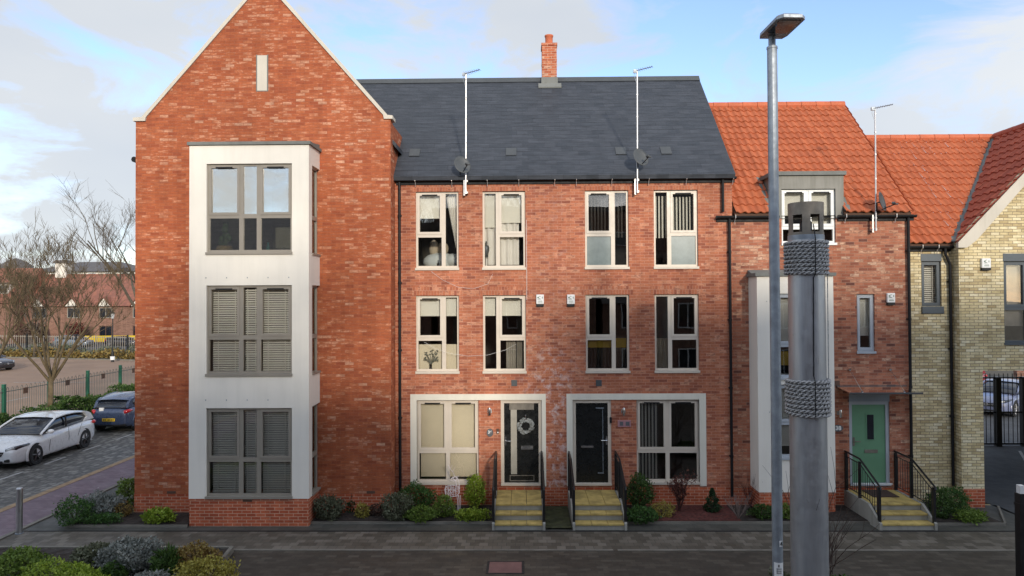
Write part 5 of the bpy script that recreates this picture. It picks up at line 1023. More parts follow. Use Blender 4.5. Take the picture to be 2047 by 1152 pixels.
S('bright yellow shrub at the corner of the foreground bed', 412, 1172, 110, 50, 3000, 0.06, 'leaf_yellow', z0=0.09, dep=0.42)
S('dark olive tuft between lavender mounds at the picture bottom', 228, 1160, 50, 32, 900, 0.07, 'leaf_hedge', z0=0.09, dep=0.25)
x, y = G(1640, 1215, 0); twiggy('bare dark twiggy shrub at the foot of the grey column', x, y, 0.0, 0.6, 2.3, 11, 'twig', 31, 0.011)
S('low green shrub at the foot of the grey column', 1700, 1215, 110, 50, 1500, 0.08, 'leaf_hedge', z0=0.0, dep=0.45)
S('low green shrub between the lamp post and the grey column', 1562, 1190, 40, 46, 900, 0.07, 'leaf_olive', z0=0.0, dep=0.3)
struct('soil', MB().add([(4.85 + 1.5 * math.cos(a), -6.2 + 1.1 * math.sin(a), 0.012) for a in [2 * math.pi * k / 28 for k in range(28)]], [tuple(range(28))]), 'soil')

# reindeer of white wire
rx_, ry_ = G(903, 1024, 0.07); rn = thing('wire_reindeer', 'white wire reindeer light figure standing in the flower bed', 'ornament', (rx_, ry_, 0.07)); Y = ry_
def D(px, py, dy=0.0): q = U(px, py, Y + dy); return (q[0], Y + dy, q[1])
W = 0.008; b = MB(); rnd = random.Random(4)
for dy in (-0.10, 0.0, 0.10):
    b.path([D(889, 978, dy), D(893, 972, dy), D(905, 970, dy), D(917, 973, dy), D(919, 985, dy), D(912, 992, dy), D(900, 994, dy), D(891, 992, dy), D(889, 978, dy)], W, 5)
for px in (891, 896, 901, 906, 911, 916): b.path([D(px, 973, -0.1), D(px, 971, 0), D(px, 973, .1), D(px, 992, .1), D(px, 993, 0), D(px, 992, -0.1), D(px, 973, -0.1)], W * .8, 4)
for i in range(26): b.path([D(rnd.uniform(889, 918), rnd.uniform(972, 992), rnd.choice((-.1, .1))), D(rnd.uniform(889, 918), rnd.uniform(972, 992), rnd.choice((-.1, .1)))], W * .6, 4)
b.build('body', 'wire_white', rn)
for px, dy in ((893, -.1), (897, .1), (913, -.1), (916, .1)): MB().path([D(px, 990, dy), D(px + 2, 1003, dy), D(px + 1, 1022, dy)], W, 5).path([D(px + 4, 990, dy), D(px + 5, 1003, dy), D(px + 3, 1022, dy), D(px + 1, 1022, dy)], W, 5).build('leg', 'wire_white', rn)
MB().path([D(914, 976), D(911, 962), D(906, 956)], W, 5).path([D(919, 978), D(917, 960), D(911, 953)], W, 5).build('neck', 'wire_white', rn)
MB().path([D(911, 953), D(904, 955), D(900, 960), D(906, 962), D(913, 960), D(911, 953)], W, 5).path([D(911, 953, .04), D(903, 957, .04), D(910, 961, .04)], W, 5).path([D(912, 954), D(917, 951), D(914, 957)], W * .8, 4).build('head', 'wire_white', rn)
for dy in (-.07, .07): MB().path([D(909, 953, dy * .3), D(905, 943, dy), D(900, 938, dy * 1.4), D(896, 930, dy * 1.6)], W, 5).path([D(905, 943, dy), D(910, 934, dy * 1.3)], W * .8, 4).path([D(900, 938, dy * 1.4), D(904, 930, dy * 1.5)], W * .8, 4).build('antler', 'wire_white', rn)

# ================================================================ street furniture
LX, LYY = 3.93, -7.2
lp = thing('street_lamp', 'tall grey galvanised street lamp with flat square head', 'street lamp', (LX, LYY, 0))
lz = UZ(96, LYY, 1545)
MB().lathe([(0.095, 0), (0.095, 0.7), (0.080, 0.72), (0.076, lz)], LX, LYY, 20).build('post', 'galvanised', lp, smooth=False)
hz = UZ(76, LYY, 1545); MB().lathe([(0.055, lz), (0.055, hz + 0.06)], LX, LYY, 16).lathe([(0.083, lz - 0.02), (0.083, lz + 0.015)], LX, LYY, 20).build('spigot', 'galvanised', lp)
hh = MB(); c0 = Vector((LX + 0.03, LYY, hz)); ux_, uy_ = Vector((1, 0.06, 0)).normalized(), Vector((0.05, -1, 0.02)).normalized()
def hp(a, b_, c): q = c0 + ux_ * a + uy_ * b_; return (q.x, q.y, q.z + c)
out_ = [(-0.18, -0.12), (0.18, -0.12), (0.215, 0.0), (0.215, 0.62), (0.14, 0.70), (-0.14, 0.70), (-0.215, 0.62), (-0.215, 0.0)]
vs = [hp(a, b_, 0.03) for a, b_ in out_] + [hp(a, b_, 0.075) for a, b_ in out_] + [hp(a * .75, b_ * .85 + .03, 0.12) for a, b_ in out_]
hh.add(vs, [tuple(range(8))[::-1], tuple(range(16, 24))] + [(8 * j + i, 8 * j + (i + 1) % 8, 8 * j + 8 + (i + 1) % 8, 8 * j + 8 + i) for j in (0, 1) for i in range(8)]); ho = hh.build('lamp_head', 'galvanised', lp)
MB().add([hp(a, b_, cc) for cc in (0.022, 0.03) for a, b_ in ((-0.16, 0.12), (0.16, 0.12), (0.16, 0.6), (-0.16, 0.6))], [(0, 1, 2, 3), (4, 5, 6, 7), (0, 1, 5, 4), (1, 2, 6, 5), (2, 3, 7, 6), (3, 0, 4, 7)]).build('lens', 'car_glass', ho)
MB().lathe([(0.035, hz + 0.1), (0.04, hz + 0.13), (0.03, hz + 0.17)], LX + 0.02, LYY - 0.12, 12).build('photocell', 'dish_grey', ho)
def band(z0, z1, a0, a1, r):
    m = MB(); n = 12; vs = [(LX + r * math.cos(a0 + (a1 - a0) * i / n), LYY + r * math.sin(a0 + (a1 - a0) * i / n), z) for z in (z0, z1) for i in range(n + 1)]; return m.add(vs, [(i, i + 1, n + 2 + i, n + 1 + i) for i in range(n)])
s1 = UZ(1088, LYY, 1557); sx = math.radians(-72)
st = band(UZ(1090, LYY, 1556), UZ(1078, LYY, 1556), sx - .3, sx + .42, 0.0795).build('number_sticker', 'plate_white', lp); text_mesh('lettering', '4', 'letter_black', lp, (LX + 0.031, LYY - 0.083, UZ(1084, LYY, 1556)), 0.085, rot=(R(90), 0, R(22)), bold=0.002)
lb = band(UZ(1175, LYY, 1556), UZ(1122, LYY, 1556), math.radians(-150), math.radians(-35), 0.0805).build('notice_label', 'white_plastic', lp)
nm = MB(); zz = UZ(1128, LYY, 1556); nm.box(LX - 0.02, LX + 0.0, LYY - 0.0815, LYY - 0.0795, zz - 0.02, zz + 0.02)
for i in range(3): z = UZ(1134 + i * 4, LYY, 1556); nm.box(LX - 0.045, LX + 0.03, LYY - 0.0815, LYY - 0.073, z - 0.005, z + 0.006)
nm.build('lettering', 'letter_black', lb)
# big column
CX, CY = UX(1613, -6.2, 650), -6.2; CR = 0.298
co = thing('rope_bound_column', 'broad grey steel column with open lantern top and two rope bindings', 'column', (CX, CY, 0))
zc0, zc1 = UZ(481, CY, 1613), UZ(407, CY, 1613)
MB().lathe([(CR + 0.0, 0), (CR + 0.005, 0.0), (CR - 0.005, zc0), (CR - 0.03, zc0 + 0.05)], CX, CY, 48).build('shaft', 'column_paint', co, smooth=False)
cg = MB(); n = 96; r0, r1 = CR - 0.012, CR - 0.022
rows = [zc0 - 0.02, zc0 + 0.13, zc0 + 0.42, zc1]
for j in range(3):
    for k in range(n):
        if j == 1 and (k + 1) % 16 < 9: continue
        a0, a1 = 2 * math.pi * k / n + 0.47, 2 * math.pi * (k + 1) / n + 0.47; P_ = lambda a, r, z: (CX + r * math.cos(a), CY + r * math.sin(a), z)
        z0, z1 = rows[j], rows[j + 1]; cg.add([P_(a0, r0, z0), P_(a1, r0, z0), P_(a1, r0, z1), P_(a0, r0, z1), P_(a0, r1, z0), P_(a1, r1, z0), P_(a1, r1, z1), P_(a0, r1, z1)], [(0, 1, 2, 3), (7, 6, 5, 4), (0, 4, 5, 1), (3, 2, 6, 7), (0, 3, 7, 4), (1, 5, 6, 2)])
cg.build('lantern_cage', 'cage_steel', co); MB().lathe([(CR - 0.006, zc0 - 0.01), (CR - 0.006, zc0 + 0.08), (CR - 0.012, zc0 + 0.085)], CX, CY, 48).build('cage_base', 'galvanised', co); MB().lathe([(0.10, zc0), (0.10, zc0 + 0.3), (0.06, zc0 + 0.36)], CX, CY, 20).lathe([(r1 - 0.004, zc1 - 0.03), (r1 - 0.004, zc1 - 0.012)], CX, CY, 40).build('light_fitting', 'dish_grey', co)
def coil(z0, z1, turns, nm):
    hh = (z1 - z0) / turns; rr = hh * 0.5; m = MB()
    for t_ in range(turns):
        zc = z0 + hh * (t_ + 0.5)
        for s_ in range(2):
            pts = []; N = 120
            for i in range(N + 1):
                a = 2 * math.pi * i / N; tw = 13 * a + s_ * 3.1416 + t_ * 0.9; q = rr * 0.6
                rad = CR + rr * 1.05 + q * math.cos(tw); pts.append((CX + rad * math.cos(a), CY + rad * math.sin(a), zc + q * math.sin(tw) + hh * 0.12 * math.sin(a + t_)))
            m.path(pts, rr * 0.5, 6, caps=False)
    return m.build(nm, 'rope', co, smooth=True)
coil(UZ(550, CY, 1613), UZ(483, CY, 1613), 9, 'rope_binding'); coil(UZ(829, CY, 1613), UZ(757, CY, 1613), 9, 'rope_binding')
fx = MB(); a = -math.pi / 2 - 0.02; y = CY - CR - 0.012
fx.path([(CX, y + 0.0, zc0 + 0.25), (CX, y - 0.075, zc0 + 0.02), (CX - 0.005, y - 0.08, UZ(550, CY)), (CX - 0.005, y, UZ(560, CY)), (CX - 0.02, y, UZ(750, CY)), (CX - 0.03, y - 0.08, UZ(760, CY)), (CX - 0.03, y - 0.08, UZ(828, CY))], 0.009, 5); fx.build('cable', 'black_plastic', co)
ex = MB(); a = math.radians(-22); q = CR + 0.03; ex.path([(CX + q * math.cos(a), CY + q * math.sin(a), UZ(545, CY)), (CX + q * math.cos(a), CY + q * math.sin(a), UZ(762, CY))], 0.008, 5); ex.build('rope_tail', 'rope', co)
# bollard, black post, manhole, pole
x, y = -11.75, -2.0; bo = thing('bollard', 'round stainless steel bollard on the corner by the purple pavement', 'bollard', (x, y, 0)); MB().lathe([(0.068, 0), (0.068, 1.04), (0.06, 1.06), (0.03, 1.065)], x, y, 20).build('post', 'brushed_steel', bo, smooth=False); MB().lathe([(0.085, 0), (0.085, 0.02)], x, y, 20).build('base_ring', 'galvanised', bo)
bx_, by_ = UX(2040, -5.6, 1050), -5.6; zt = UZ(986, by_, 2040); bp = thing('gate_post', 'black square post with pale cap at the right picture edge', 'post', (bx_ + 0.05, by_, 0)); MB().box(bx_ - 0.05, bx_ + 0.15, by_ - 0.07, by_ + 0.07, 0, zt).box(bx_ - 0.06, bx_ + 0.16, by_ - 0.075, by_ + 0.075, zt - 0.22, zt - 0.17).build('shaft', 'black_paint', bp); MB().box(bx_ - 0.03, bx_ + 0.06, by_ - 0.05, by_ + 0.05, zt, zt + 0.14).build('cap', 'white_plastic', bp)
p = [G(a, b_) for a, b_ in ((979, 1124), (1043, 1124), (1040, 1146), (972, 1146))]; x0, x1, y0, y1 = p[0][0], p[1][0], p[2][1], p[0][1]
mh = thing('manhole_cover', 'reddish square manhole cover set in the block paving', 'manhole cover', ((x0 + x1) / 2, (y0 + y1) / 2, 0)); MB().box(x0, x1, y0, y1, -0.02, 0.006).build('cover', 'manhole', mh); MB().box(x0 - 0.05, x1 + 0.05, y0 - 0.05, y0, -.02, 0.008).box(x0 - 0.05, x1 + 0.05, y1, y1 + 0.05, -.02, 0.008).box(x0 - .05, x0, y0, y1, -.02, .008).box(x1, x1 + .05, y0, y1, -.02, .008).build('frame', 'drain_black', mh)
x, y = -19.1, 16.6; tag(MB().lathe([(0.05, 0), (0.05, 6.0), (0.03, 6.05)], x, y, 12).build('pole', 'mast_alu', org=(x, y, 0)), 'slim pale metal pole rising behind the corner of the gabled house', 'pole')
# gate and things in the courtyard beyond the arch
gy = 7.45; ga = thing('courtyard_gate', 'black metal bar gate closing the carriage opening', 'gate', (17.6, gy, 0))
br = MB(); x = 16.55
while x < 20: br.tube((x, gy, 0.08), (x, gy, 2.62), 0.014, n=6); x += 0.16
br.build('bar', 'black_paint', ga); MB().box(16.5, 20, gy - 0.03, gy + 0.03, 0.06, 0.12).box(16.5, 20, gy - 0.03, gy + 0.03, 2.44, 2.49).box(16.5, 20, gy - .02, gy + .02, 1.2, 1.25).build('rail', 'black_paint', ga)
for x in (17.12, 18.05): MB().box(x - 0.09, x + 0.09, gy - 0.1, gy + 0.08, 0, 2.5).build('post', 'black_paint', ga)
tag(MB().box(24.2, 27, 16.6, 16.85, 0, 1.75).build('low_wall', 'far_brick', org=(25.6, 16.7, 0)), 'low brown brick wall in the courtyard behind the gate', 'wall')
tag(MB().box(14, 50, 37, 37.4, 0, 4.4).build('courtyard_wall', 'far_brick', org=(30, 37, 0)), 'dim brick wall closing the courtyard behind the parked cars', 'wall')

# ================================================================ cars (nose towards -Y in local space)
def car(label, loc, rz, L, W, H, paint, rim='rim', tail=False, front=True, plate_f=None, plate_r=None, group='parked cars', name='parked_car'):
    t = thing(name, label, 'car', loc, group, rz); ORG[t.name] = Vector((0, 0, 0))
    k = L / 4.42; w = W / 2; h = H / 1.44
    def loft(st, prof, close=True):
        m = MB(); vs = []; n = 0
        for s_ in st:
            ring_ = prof(*s_); ring_ = ring_ + [(-x, z) for x, z in ring_[::-1] if x > 1e-6]; n = len(ring_); vs += [(x, s_[0] * k - L / 2, z) for x, z in ring_]
        fs = [(i * n + j, (i + 1) * n + j, (i + 1) * n + (j + 1) % n, i * n + (j + 1) % n) for i in range(len(st) - 1) for j in range(n)] + [tuple(range(n)), tuple(range((len(st) - 1) * n, len(st) * n))[::-1]]
        return m.add(vs, fs)
    body = [(0.0, .60, .30, .50, .60), (0.06, .74, .20, .56, .68), (0.22, .86, .17, .64, .745), (0.55, .955, .16, .70, .84), (0.95, 1.0, .16, .745, .90), (1.35, 1.0, .16, .79, .965), (2.2, 1.0, .16, .83, .96), (3.1, 1.0, .16, .855, .975), (3.7, .99, .17, .865, 1.0), (4.1, .945, .20, .85, 1.0), (4.32, .87, .24, .80, .955), (4.42, .74, .32, .70, .82)]
    def pb(y, f, zb, zs, zt): a = w * f; return [(0, zb * h), (a * .90, zb * h), (a * .985, zb * h + .05), (a, (zb + (zs - zb) * .45) * h), (a * .985, (zs - .05) * h), (a * .955, zs * h), (a * .90, (zs + (zt - zs) * .6) * h), (a * .62, (zt - .005) * h), (0, zt * h)]
    b = loft(body, pb).build('body', paint, t, smooth=True, local=True, fixn=True)
    sb = b.modifiers.new('smooth', 'SUBSURF'); sb.levels = 2; sb.render_levels = 2
    # glasshouse
    gst = [(1.12, .80, .95, .97), (1.6, .80, .93, 1.17), (2.1, .78, .93, 1.365), (2.6, .78, .93, 1.41), (3.2, .77, .94, 1.39), (3.8, .74, .96, 1.30), (4.1, .71, .97, 1.15), (4.30, .68, .95, 1.0)]
    def pg(y, f, z0, z1): a = w * f; q = (z1 - z0) / 0.48; return [(0, z0 * h), (a * 1.10, z0 * h), (a * (1.10 - .10 * q), (z0 + (z1 - z0) * .55) * h), (a * (1.10 - .23 * q), (z1 - .02) * h), (a * (.95 - .25 * q), z1 * h), (0, (z1 + .012) * h)]
    g = loft(gst, pg).build('glasshouse', 'car_glass', t, smooth=True, local=True, fixn=True)
    # roof skin and pillars in paint
    rst = [(2.03, 1.355), (2.3, 1.39), (2.6, 1.41), (3.2, 1.395), (3.8, 1.312), (4.05, 1.25)]
    m = MB(); vs = []
    for y, z in rst:
        f = w * .80
        for x, dz in ((-f, -.055), (-f * .97, -.012), (-f * .7, .014), (0, .030), (f * .7, .014), (f * .97, -.012), (f, -.055)): vs.append((x, y * k - L / 2, (z + dz) * h))
    m.add(vs, [(i * 7 + j, i * 7 + j + 1, (i + 1) * 7 + j + 1, (i + 1) * 7 + j) for i in range(len(rst) - 1) for j in range(6)]); r = m.build('roof', paint, t, smooth=True, local=True)
    pl = MB()
    for s_ in (-1, 1):
        X = lambda f: s_ * w * f
        yy = lambda y: y * k - L / 2
        pl.path([(X(.93), yy(1.15), .945 * h), (X(.87), yy(1.6), 1.155 * h), (X(.79), yy(2.1), 1.345 * h)], 0.036, 8)
        pl.path([(X(.79), yy(2.05), 1.335 * h), (X(.795), yy(2.6), 1.38 * h), (X(.785), yy(3.2), 1.36 * h), (X(.745), yy(3.8), 1.275 * h)], 0.036, 8)
        pl.build('pillar', paint, t, local=True); pl = MB()
        pl.prism([(yy(3.60), .955 * h), (yy(4.26), .965 * h), (yy(4.08), 1.19 * h), (yy(3.84), 1.30 * h), (yy(3.66), 1.315 * h), (yy(3.86), 1.10 * h)], 'x', X(.71), X(.845)); pl.build('pillar', paint, t, local=True); pl = MB()
    for s_ in (-1, 1): MB().path([(s_ * w * .895, 2.55 * k - L / 2, .95 * h), (s_ * w * .80, 2.62 * k - L / 2, 1.36 * h)], 0.03, 6).build('door_pillar', 'black_plastic', t, local=True)
    # wheels
    wr = 0.325 * h
    for s_ in (-1, 1):
        for y in (0.86, 3.52):
            yc = y * k - L / 2; xo = s_ * (w - 0.015)
            MB().lathe([(wr + .065, xo - s_ * .20), (wr + .065, xo - s_ * .004)], yc, wr, 28, 'x').build('wheel_arch', 'black_plastic', t, local=True) if False else None
            wa = MB(); n = 20; vs = []
            for i in range(n + 1):
                a = math.pi * (-.12 + 1.24 * i / n)
                for rr, xx in ((wr + .10, xo - s_ * .05), (wr + .06, xo + s_ * .012), (wr + .02, xo - s_ * .02)): vs.append((xx, yc + rr * math.cos(a), wr + .02 + rr * math.sin(a)))
            wa.add(vs, [(i * 3 + j, i * 3 + j + 1, i * 3 + 4 + j, i * 3 + 3 + j) for i in range(n) for j in (0, 1)]); wa.build('wheel_arch', paint, t, smooth=True, local=True)
            MB().lathe([(wr + .055, xo - s_ * .13), (wr + .055, xo - s_ * .004)], yc, wr + .01, 26, 'x').build('wheel_well', 'drain_black', t, local=True)
            ty = MB().lathe([(wr * .70, xo - s_ * .12), (wr * .97, xo - s_ * .12), (wr, xo - s_ * .09), (wr, xo - s_ * .0), (wr * .96, xo + s_ * .022), (wr * .72, xo + s_ * .02), (wr * .68, xo - s_ * .01)], yc, wr, 30, 'x').build('wheel', 'tyre', t, smooth=False, local=True)
            rm = MB().lathe([(wr * .70, xo - .012 * s_), (wr * .70, xo + .014 * s_), (wr * .63, xo + .016 * s_), (wr * .62, xo - .01 * s_)], yc, wr, 26, 'x'); rm.lathe([(wr * .16, xo), (wr * .14, xo + .02 * s_)], yc, wr, 12, 'x')
            for q in range(5):
                a = 2 * math.pi * q / 5 + .3; rm.path([(xo + .012 * s_, yc + wr * .1 * math.cos(a), wr + wr * .1 * math.sin(a)), (xo + .010 * s_, yc + wr * .64 * math.cos(a + .12), wr + wr * .64 * math.sin(a + .12))], [.03, .022], 6)
            rm.build('rim', rim, ty, local=True)
    F = -L / 2; sm_ = MB()
    for s_ in (-1, 1):
        for pts in ([(1.0, .945, .93), (1.003, 1.55, .70), (.99, 1.50, .36), (.955, 1.62, .20)], [(1.0, 2.52, .93), (1.004, 2.56, .60), (.96, 2.56, .20)], [(1.0, 3.3, .94), (1.004, 3.16, .72), (.99, 3.08, .52)]): sm_.path([(s_ * w * (a + .004), b_ * k - L / 2, c * h) for a, b_, c in pts[1 if pts[0][1] < 1 else 0:]], .006, 4)
    sm_.build('door_seam', 'drain_black', t, local=True)
    for s_ in (-1, 1):
        hl = MB().path([(s_ * w * .48, F + .085, .605 * h), (s_ * w * .72, F + .215, .665 * h), (s_ * w * .93, F + .60, .745 * h)], [.066, .078, .03], 10).build('headlight', 'car_glass', t, smooth=True, local=True); MB().path([(s_ * w * .52, F + .06, .625 * h), (s_ * w * .72, F + .17, .685 * h)], [.04, .045], 10).build('lens', 'lamp_clear', hl, smooth=True, local=True)
        MB().ball((s_ * w * 1.09, 1.45 * k - L / 2, .985 * h), .11, .075, .075).path([(s_ * w * .93, 1.42 * k - L / 2, .95 * h), (s_ * w * 1.08, 1.43 * k - L / 2, .965 * h)], .025, 6).build('wing_mirror', paint, t, smooth=True, local=True)
        MB().path([(s_ * w * .70, L / 2 - .06, .80 * h), (s_ * w * .86, L / 2 - .16, .84 * h), (s_ * w * .93, L / 2 - .34, .86 * h)], [.075, .075, .045], 10).build('tail_light', 'tail_red', t, smooth=True, local=True)
        for y in (1.95, 2.95): MB().path([(s_ * w * .985, y * k - L / 2 + .4, .80 * h), (s_ * w * .985, y * k - L / 2 + .55, .80 * h)], .016, 6).build('door_handle', paint, t, local=True)
        MB().box(s_ * w * .46, s_ * w * .66, F + .015, F + .30, .255 * h, .36 * h).build('air_intake', 'drain_black', t, local=True, bevel=.02)
    q = MB().add([(-w * .38, F - .022, .45 * h), (w * .38, F - .022, .45 * h), (w * .47, F + .01, .585 * h), (-w * .47, F + .01, .585 * h), (-w * .40, F + .2, .47 * h), (w * .40, F + .2, .47 * h), (w * .46, F + .2, .585 * h), (-w * .46, F + .2, .585 * h)], [(0, 1, 2, 3), (4, 7, 6, 5), (0, 4, 5, 1), (3, 2, 6, 7), (0, 3, 7, 4), (1, 5, 6, 2)]).build('grille', 'drain_black', t, local=True)
    MB().box(-w * .42, w * .42, F - .03, F + .03, .51 * h, .53 * h).lathe([(.07, F - .04), (.075, F)], 0, .52 * h, 16, 'y').build('grille_badge', 'rim_silver', q, local=True)
    MB().box(-w * .42, w * .42, F - .02, F + .12, .23 * h, .30 * h).build('lower_grille', 'drain_black', t, local=True)
    if plate_f: pf = MB().box(-.26, .26, F - .03, F + .02, .325 * h, .435 * h).build('number_plate', 'plate_white', t, local=True); text_mesh('lettering', plate_f, 'letter_black', pf, (0, F - .032, .38 * h), .12, bold=.002)
    B = L / 2
    pr = MB().box(-.26, .26, B - .05, B + .016, .46 * h, .57 * h).build('number_plate', 'plate_yellow', t, local=True)
    if plate_r: lt = MB(); [lt.box(-.21 + i * .065, -.17 + i * .065, B + .016, B + .02, .485 * h, .545 * h) for i in range(7) if i != 4]; lt.build('lettering', 'letter_black', pr, local=True)
    MB().box(-w * .8, w * .8, B - .14, B - .03, .25 * h, .36 * h).build('rear_bumper', 'black_plastic', t, local=True, bevel=.03)
    return t
car('white hatchback parked facing the viewer on the cobbled street', (-17.05, 6.15, 0), R(1.0), 4.42, 1.80, 1.44, 'paint_white', plate_f='2CY')
bc = car('dark blue hatchback parked behind the white hatchback, rear towards the viewer', (-17.0, 12.15, 0), R(180.5), 3.75, 1.68, 1.50, 'paint_blue', 'rim_silver', plate_r=True)
MB().box(.24, .42, 1.66, 1.835, .86, 1.02).build('learner_badge', 'plate_white', bc, local=True)
car('dark estate car in the car park beyond the bow top fence', (-42.5, 36.5, 0), R(78), 4.5, 1.8, 1.5, 'paint_black', 'rim_silver')
car('steel blue car on the far road behind the lamp', (-53.5, 64.5, 0), R(84), 4.4, 1.8, 1.4, 'paint_steel', 'rim_silver')
car('small dark car on the far road right of the steel blue car', (-48.5, 66, 0), R(84), 4.0, 1.75, 1.15, 'paint_black', 'rim_silver')
car('lilac blue car parked behind the courtyard gate', (22.6, 15.2, 0), R(-52), 4.3, 1.8, 1.5, 'paint_lilac', 'rim_silver')
car('dark red car in the courtyard behind the lilac car', (24.4, 22.2, 0), R(-62), 4.3, 1.8, 1.5, 'paint_red', 'rim_silver')
car('pale blue car at the back of the courtyard', (32.5, 25.5, 0), R(-40), 4.3, 1.8, 1.5, 'paint_lilac', 'rim_silver')

# ================================================================ hedge, bow-top fence, trees
rng = np.random.default_rng(11)
hx0, hx1, hy0, hy1 = -19.75, -18.62, -6.0, 34.0; n = 70000
hy = rng.uniform(hy0, hy1, n); hx = rng.uniform(hx0, hx1, n); top = 1.14 + 0.14 * np.sin(hy * 1.3) + 0.10 * np.sin(hy * 3.1 + hx * 2) + 0.06 * np.sin(hy * 7.7)
hzv = top * (1 - rng.uniform(0, 1, n) ** 2.2); front = rng.uniform(0, 1, n) < 0.35; hx = np.where(front, hx1 - np.abs(rng.normal(0, 0.08, n)) + 0.10 * np.sin(hy * 2.3) + 0.05 * np.sin(hy * 6 + hzv * 5), hx)
P = np.stack([hx, hy, np.maximum(hzv, 0.02)], 1); A = rng.normal(size=(n, 3)); A[:, 2] += .4; A /= np.linalg.norm(A, axis=1)[:, None]; O = np.cross(A, rng.normal(size=(n, 3))); O /= np.linalg.norm(O, axis=1)[:, None]; Lh = 0.10 * rng.uniform(.6, 1.3, n)[:, None]
V = np.stack([P, P + A * Lh * .5 + O * Lh * .3, P + A * Lh, P + A * Lh * .5 - O * Lh * .3], 1).reshape(-1, 3); m = MB(); m.v = [tuple(v) for v in V.tolist()]; m.f = [(4 * i, 4 * i + 1, 4 * i + 2, 4 * i + 3) for i in range(n)]
hg = thing('hedge', 'long low green hedge between the parked cars and the bow top fence', 'hedge', (-19.2, 14, 0)); m.build('foliage', 'leaf_hedge', hg)
sm = MB(); rd = random.Random(6)
for i in range(160): y = rd.uniform(hy0, hy1); x = rd.uniform(hx0 + .3, hx1 - .3); sm.path([(x, y, 0), (x + rd.uniform(-.15, .15), y + rd.uniform(-.2, .2), .8)], [.014, .006], 5)
sm.build('stem', 'twig', hg)
FXX = -20.0; fn = thing('bow_top_fence', 'green posted bow top metal railing along the car park', 'fence', (FXX, 14, 0))
posts = [11.1 - 2.6 * 4 + 2.6 * i for i in range(13)]
for i, y in enumerate(posts):
    MB().box(FXX - .055, FXX + .055, y - .055, y + .055, 0, 2.2).box(FXX - .06, FXX + .06, y - .06, y + .06, 2.2, 2.215).build('post', 'fence_green', fn)
    if i == len(posts) - 1: break
    br = MB(); y2 = posts[i + 1]; br.box(FXX - .02, FXX + .02, y, y2, .3, .34).box(FXX - .015, FXX + .015, y, y2, 1.9, 1.925); q = y + .13
    while q < y2 - .1:
        a = q + .128; br.path([(FXX, q, .15), (FXX, q, 1.98), (FXX, q + .03, 2.05), (FXX, (q + a) / 2, 2.075), (FXX, a - .03, 2.05), (FXX, a, 1.98), (FXX, a, .15)], .009, 5); q += .256
    br.build('railing', 'railing_green', fn)
    sy = y + 1.15; MB().box(FXX + .02, FXX + .035, sy - .13, sy + .13, 1.72, 1.95).build('sign', 'wood_dark', fn)

def tree(label, base, h, forks, spread, r0, seed, mat='bark', depth=5, lean=(0, 0), upright=.55, name='bare_tree', group='bare winter trees', twig_r=0.006, trunk_h=.28):
    rd = random.Random(seed); t = thing(name, label, 'tree', base, group); tr = MB(); m = MB(); B = Vector(base)
    top = B + Vector((lean[0], lean[1], h * trunk_h)); tr.path([B + Vector((0, 0, -.1)), B.lerp(top, .5) + Vector((rd.uniform(-.04, .04), 0, 0)), top], [r0 * 1.15, r0, r0 * .85], 10); tr.build('trunk', mat, t, smooth=True)
    def grow(p, d, L, r, k):
        pts = [p]; q = p; dd = d
        for i in range(3): dd = (dd + Vector((rd.uniform(-1, 1), rd.uniform(-1, 1), rd.uniform(-.3, 1) * upright)) * .14).normalized(); q = q + dd * L / 3; pts.append(q)
        m.path(pts, [r, r * .85, r * .7, r * .55], 6 if r > .03 else 4, caps=False)
        if k <= 0: return
        for c in range(rd.choice((2, 3)) if k > 1 else rd.choice((4, 5))):
            tt = rd.uniform(.35, 1.0); i = min(2, int(tt * 3)); s_ = pts[i].lerp(pts[i + 1], tt * 3 - i); sd_ = Vector((rd.uniform(-1, 1), rd.uniform(-1, 1), rd.uniform(-.1, 1) * upright)).normalized()
            grow(s_, (dd * .75 + sd_ * .75).normalized(), L * rd.uniform(.55, .82), max(twig_r, r * rd.uniform(.42, .6)), k - 1)
    for i in range(forks):
        a = 2 * math.pi * i / forks + rd.uniform(-.4, .4); d = Vector((math.cos(a) * spread, math.sin(a) * spread, 1)).normalized(); grow(top - Vector((0, 0, rd.uniform(0, .25))), d, h * rd.uniform(.27, .36), r0 * rd.uniform(.45, .62), depth)
    m.build('branches', mat, t); return t
tree('mossy bare tree with many upright branches standing in the hedge', (-19.25, 10.1, 0), 7.7, 8, .55, .105, 21, 'bark_green', 6, upright=1.1, trunk_h=.30)
tree('bare tree leaning left, rising beside the corner of the gabled house', (-22.5, 25.5, 0), 9.6, 5, .62, .18, 5, 'bark', 5, lean=(-1.6, 0), upright=.7, trunk_h=.50)
tree('bare tree at the left picture edge, mostly out of the frame', (-21.6, 9.5, 0), 7.6, 6, .55, .12, 14, 'bark_green', 6, upright=1.1)
tree('slim bare tree in the verge beyond the car park', (-47, 48.5, 0), 8.5, 4, .6, .12, 33, 'bark', 4, upright=.9)
tree('spreading bare tree at the far side of the car park', (-62, 60, 0), 9.5, 5, .7, .16, 41, 'bark_green', 4, upright=.9)

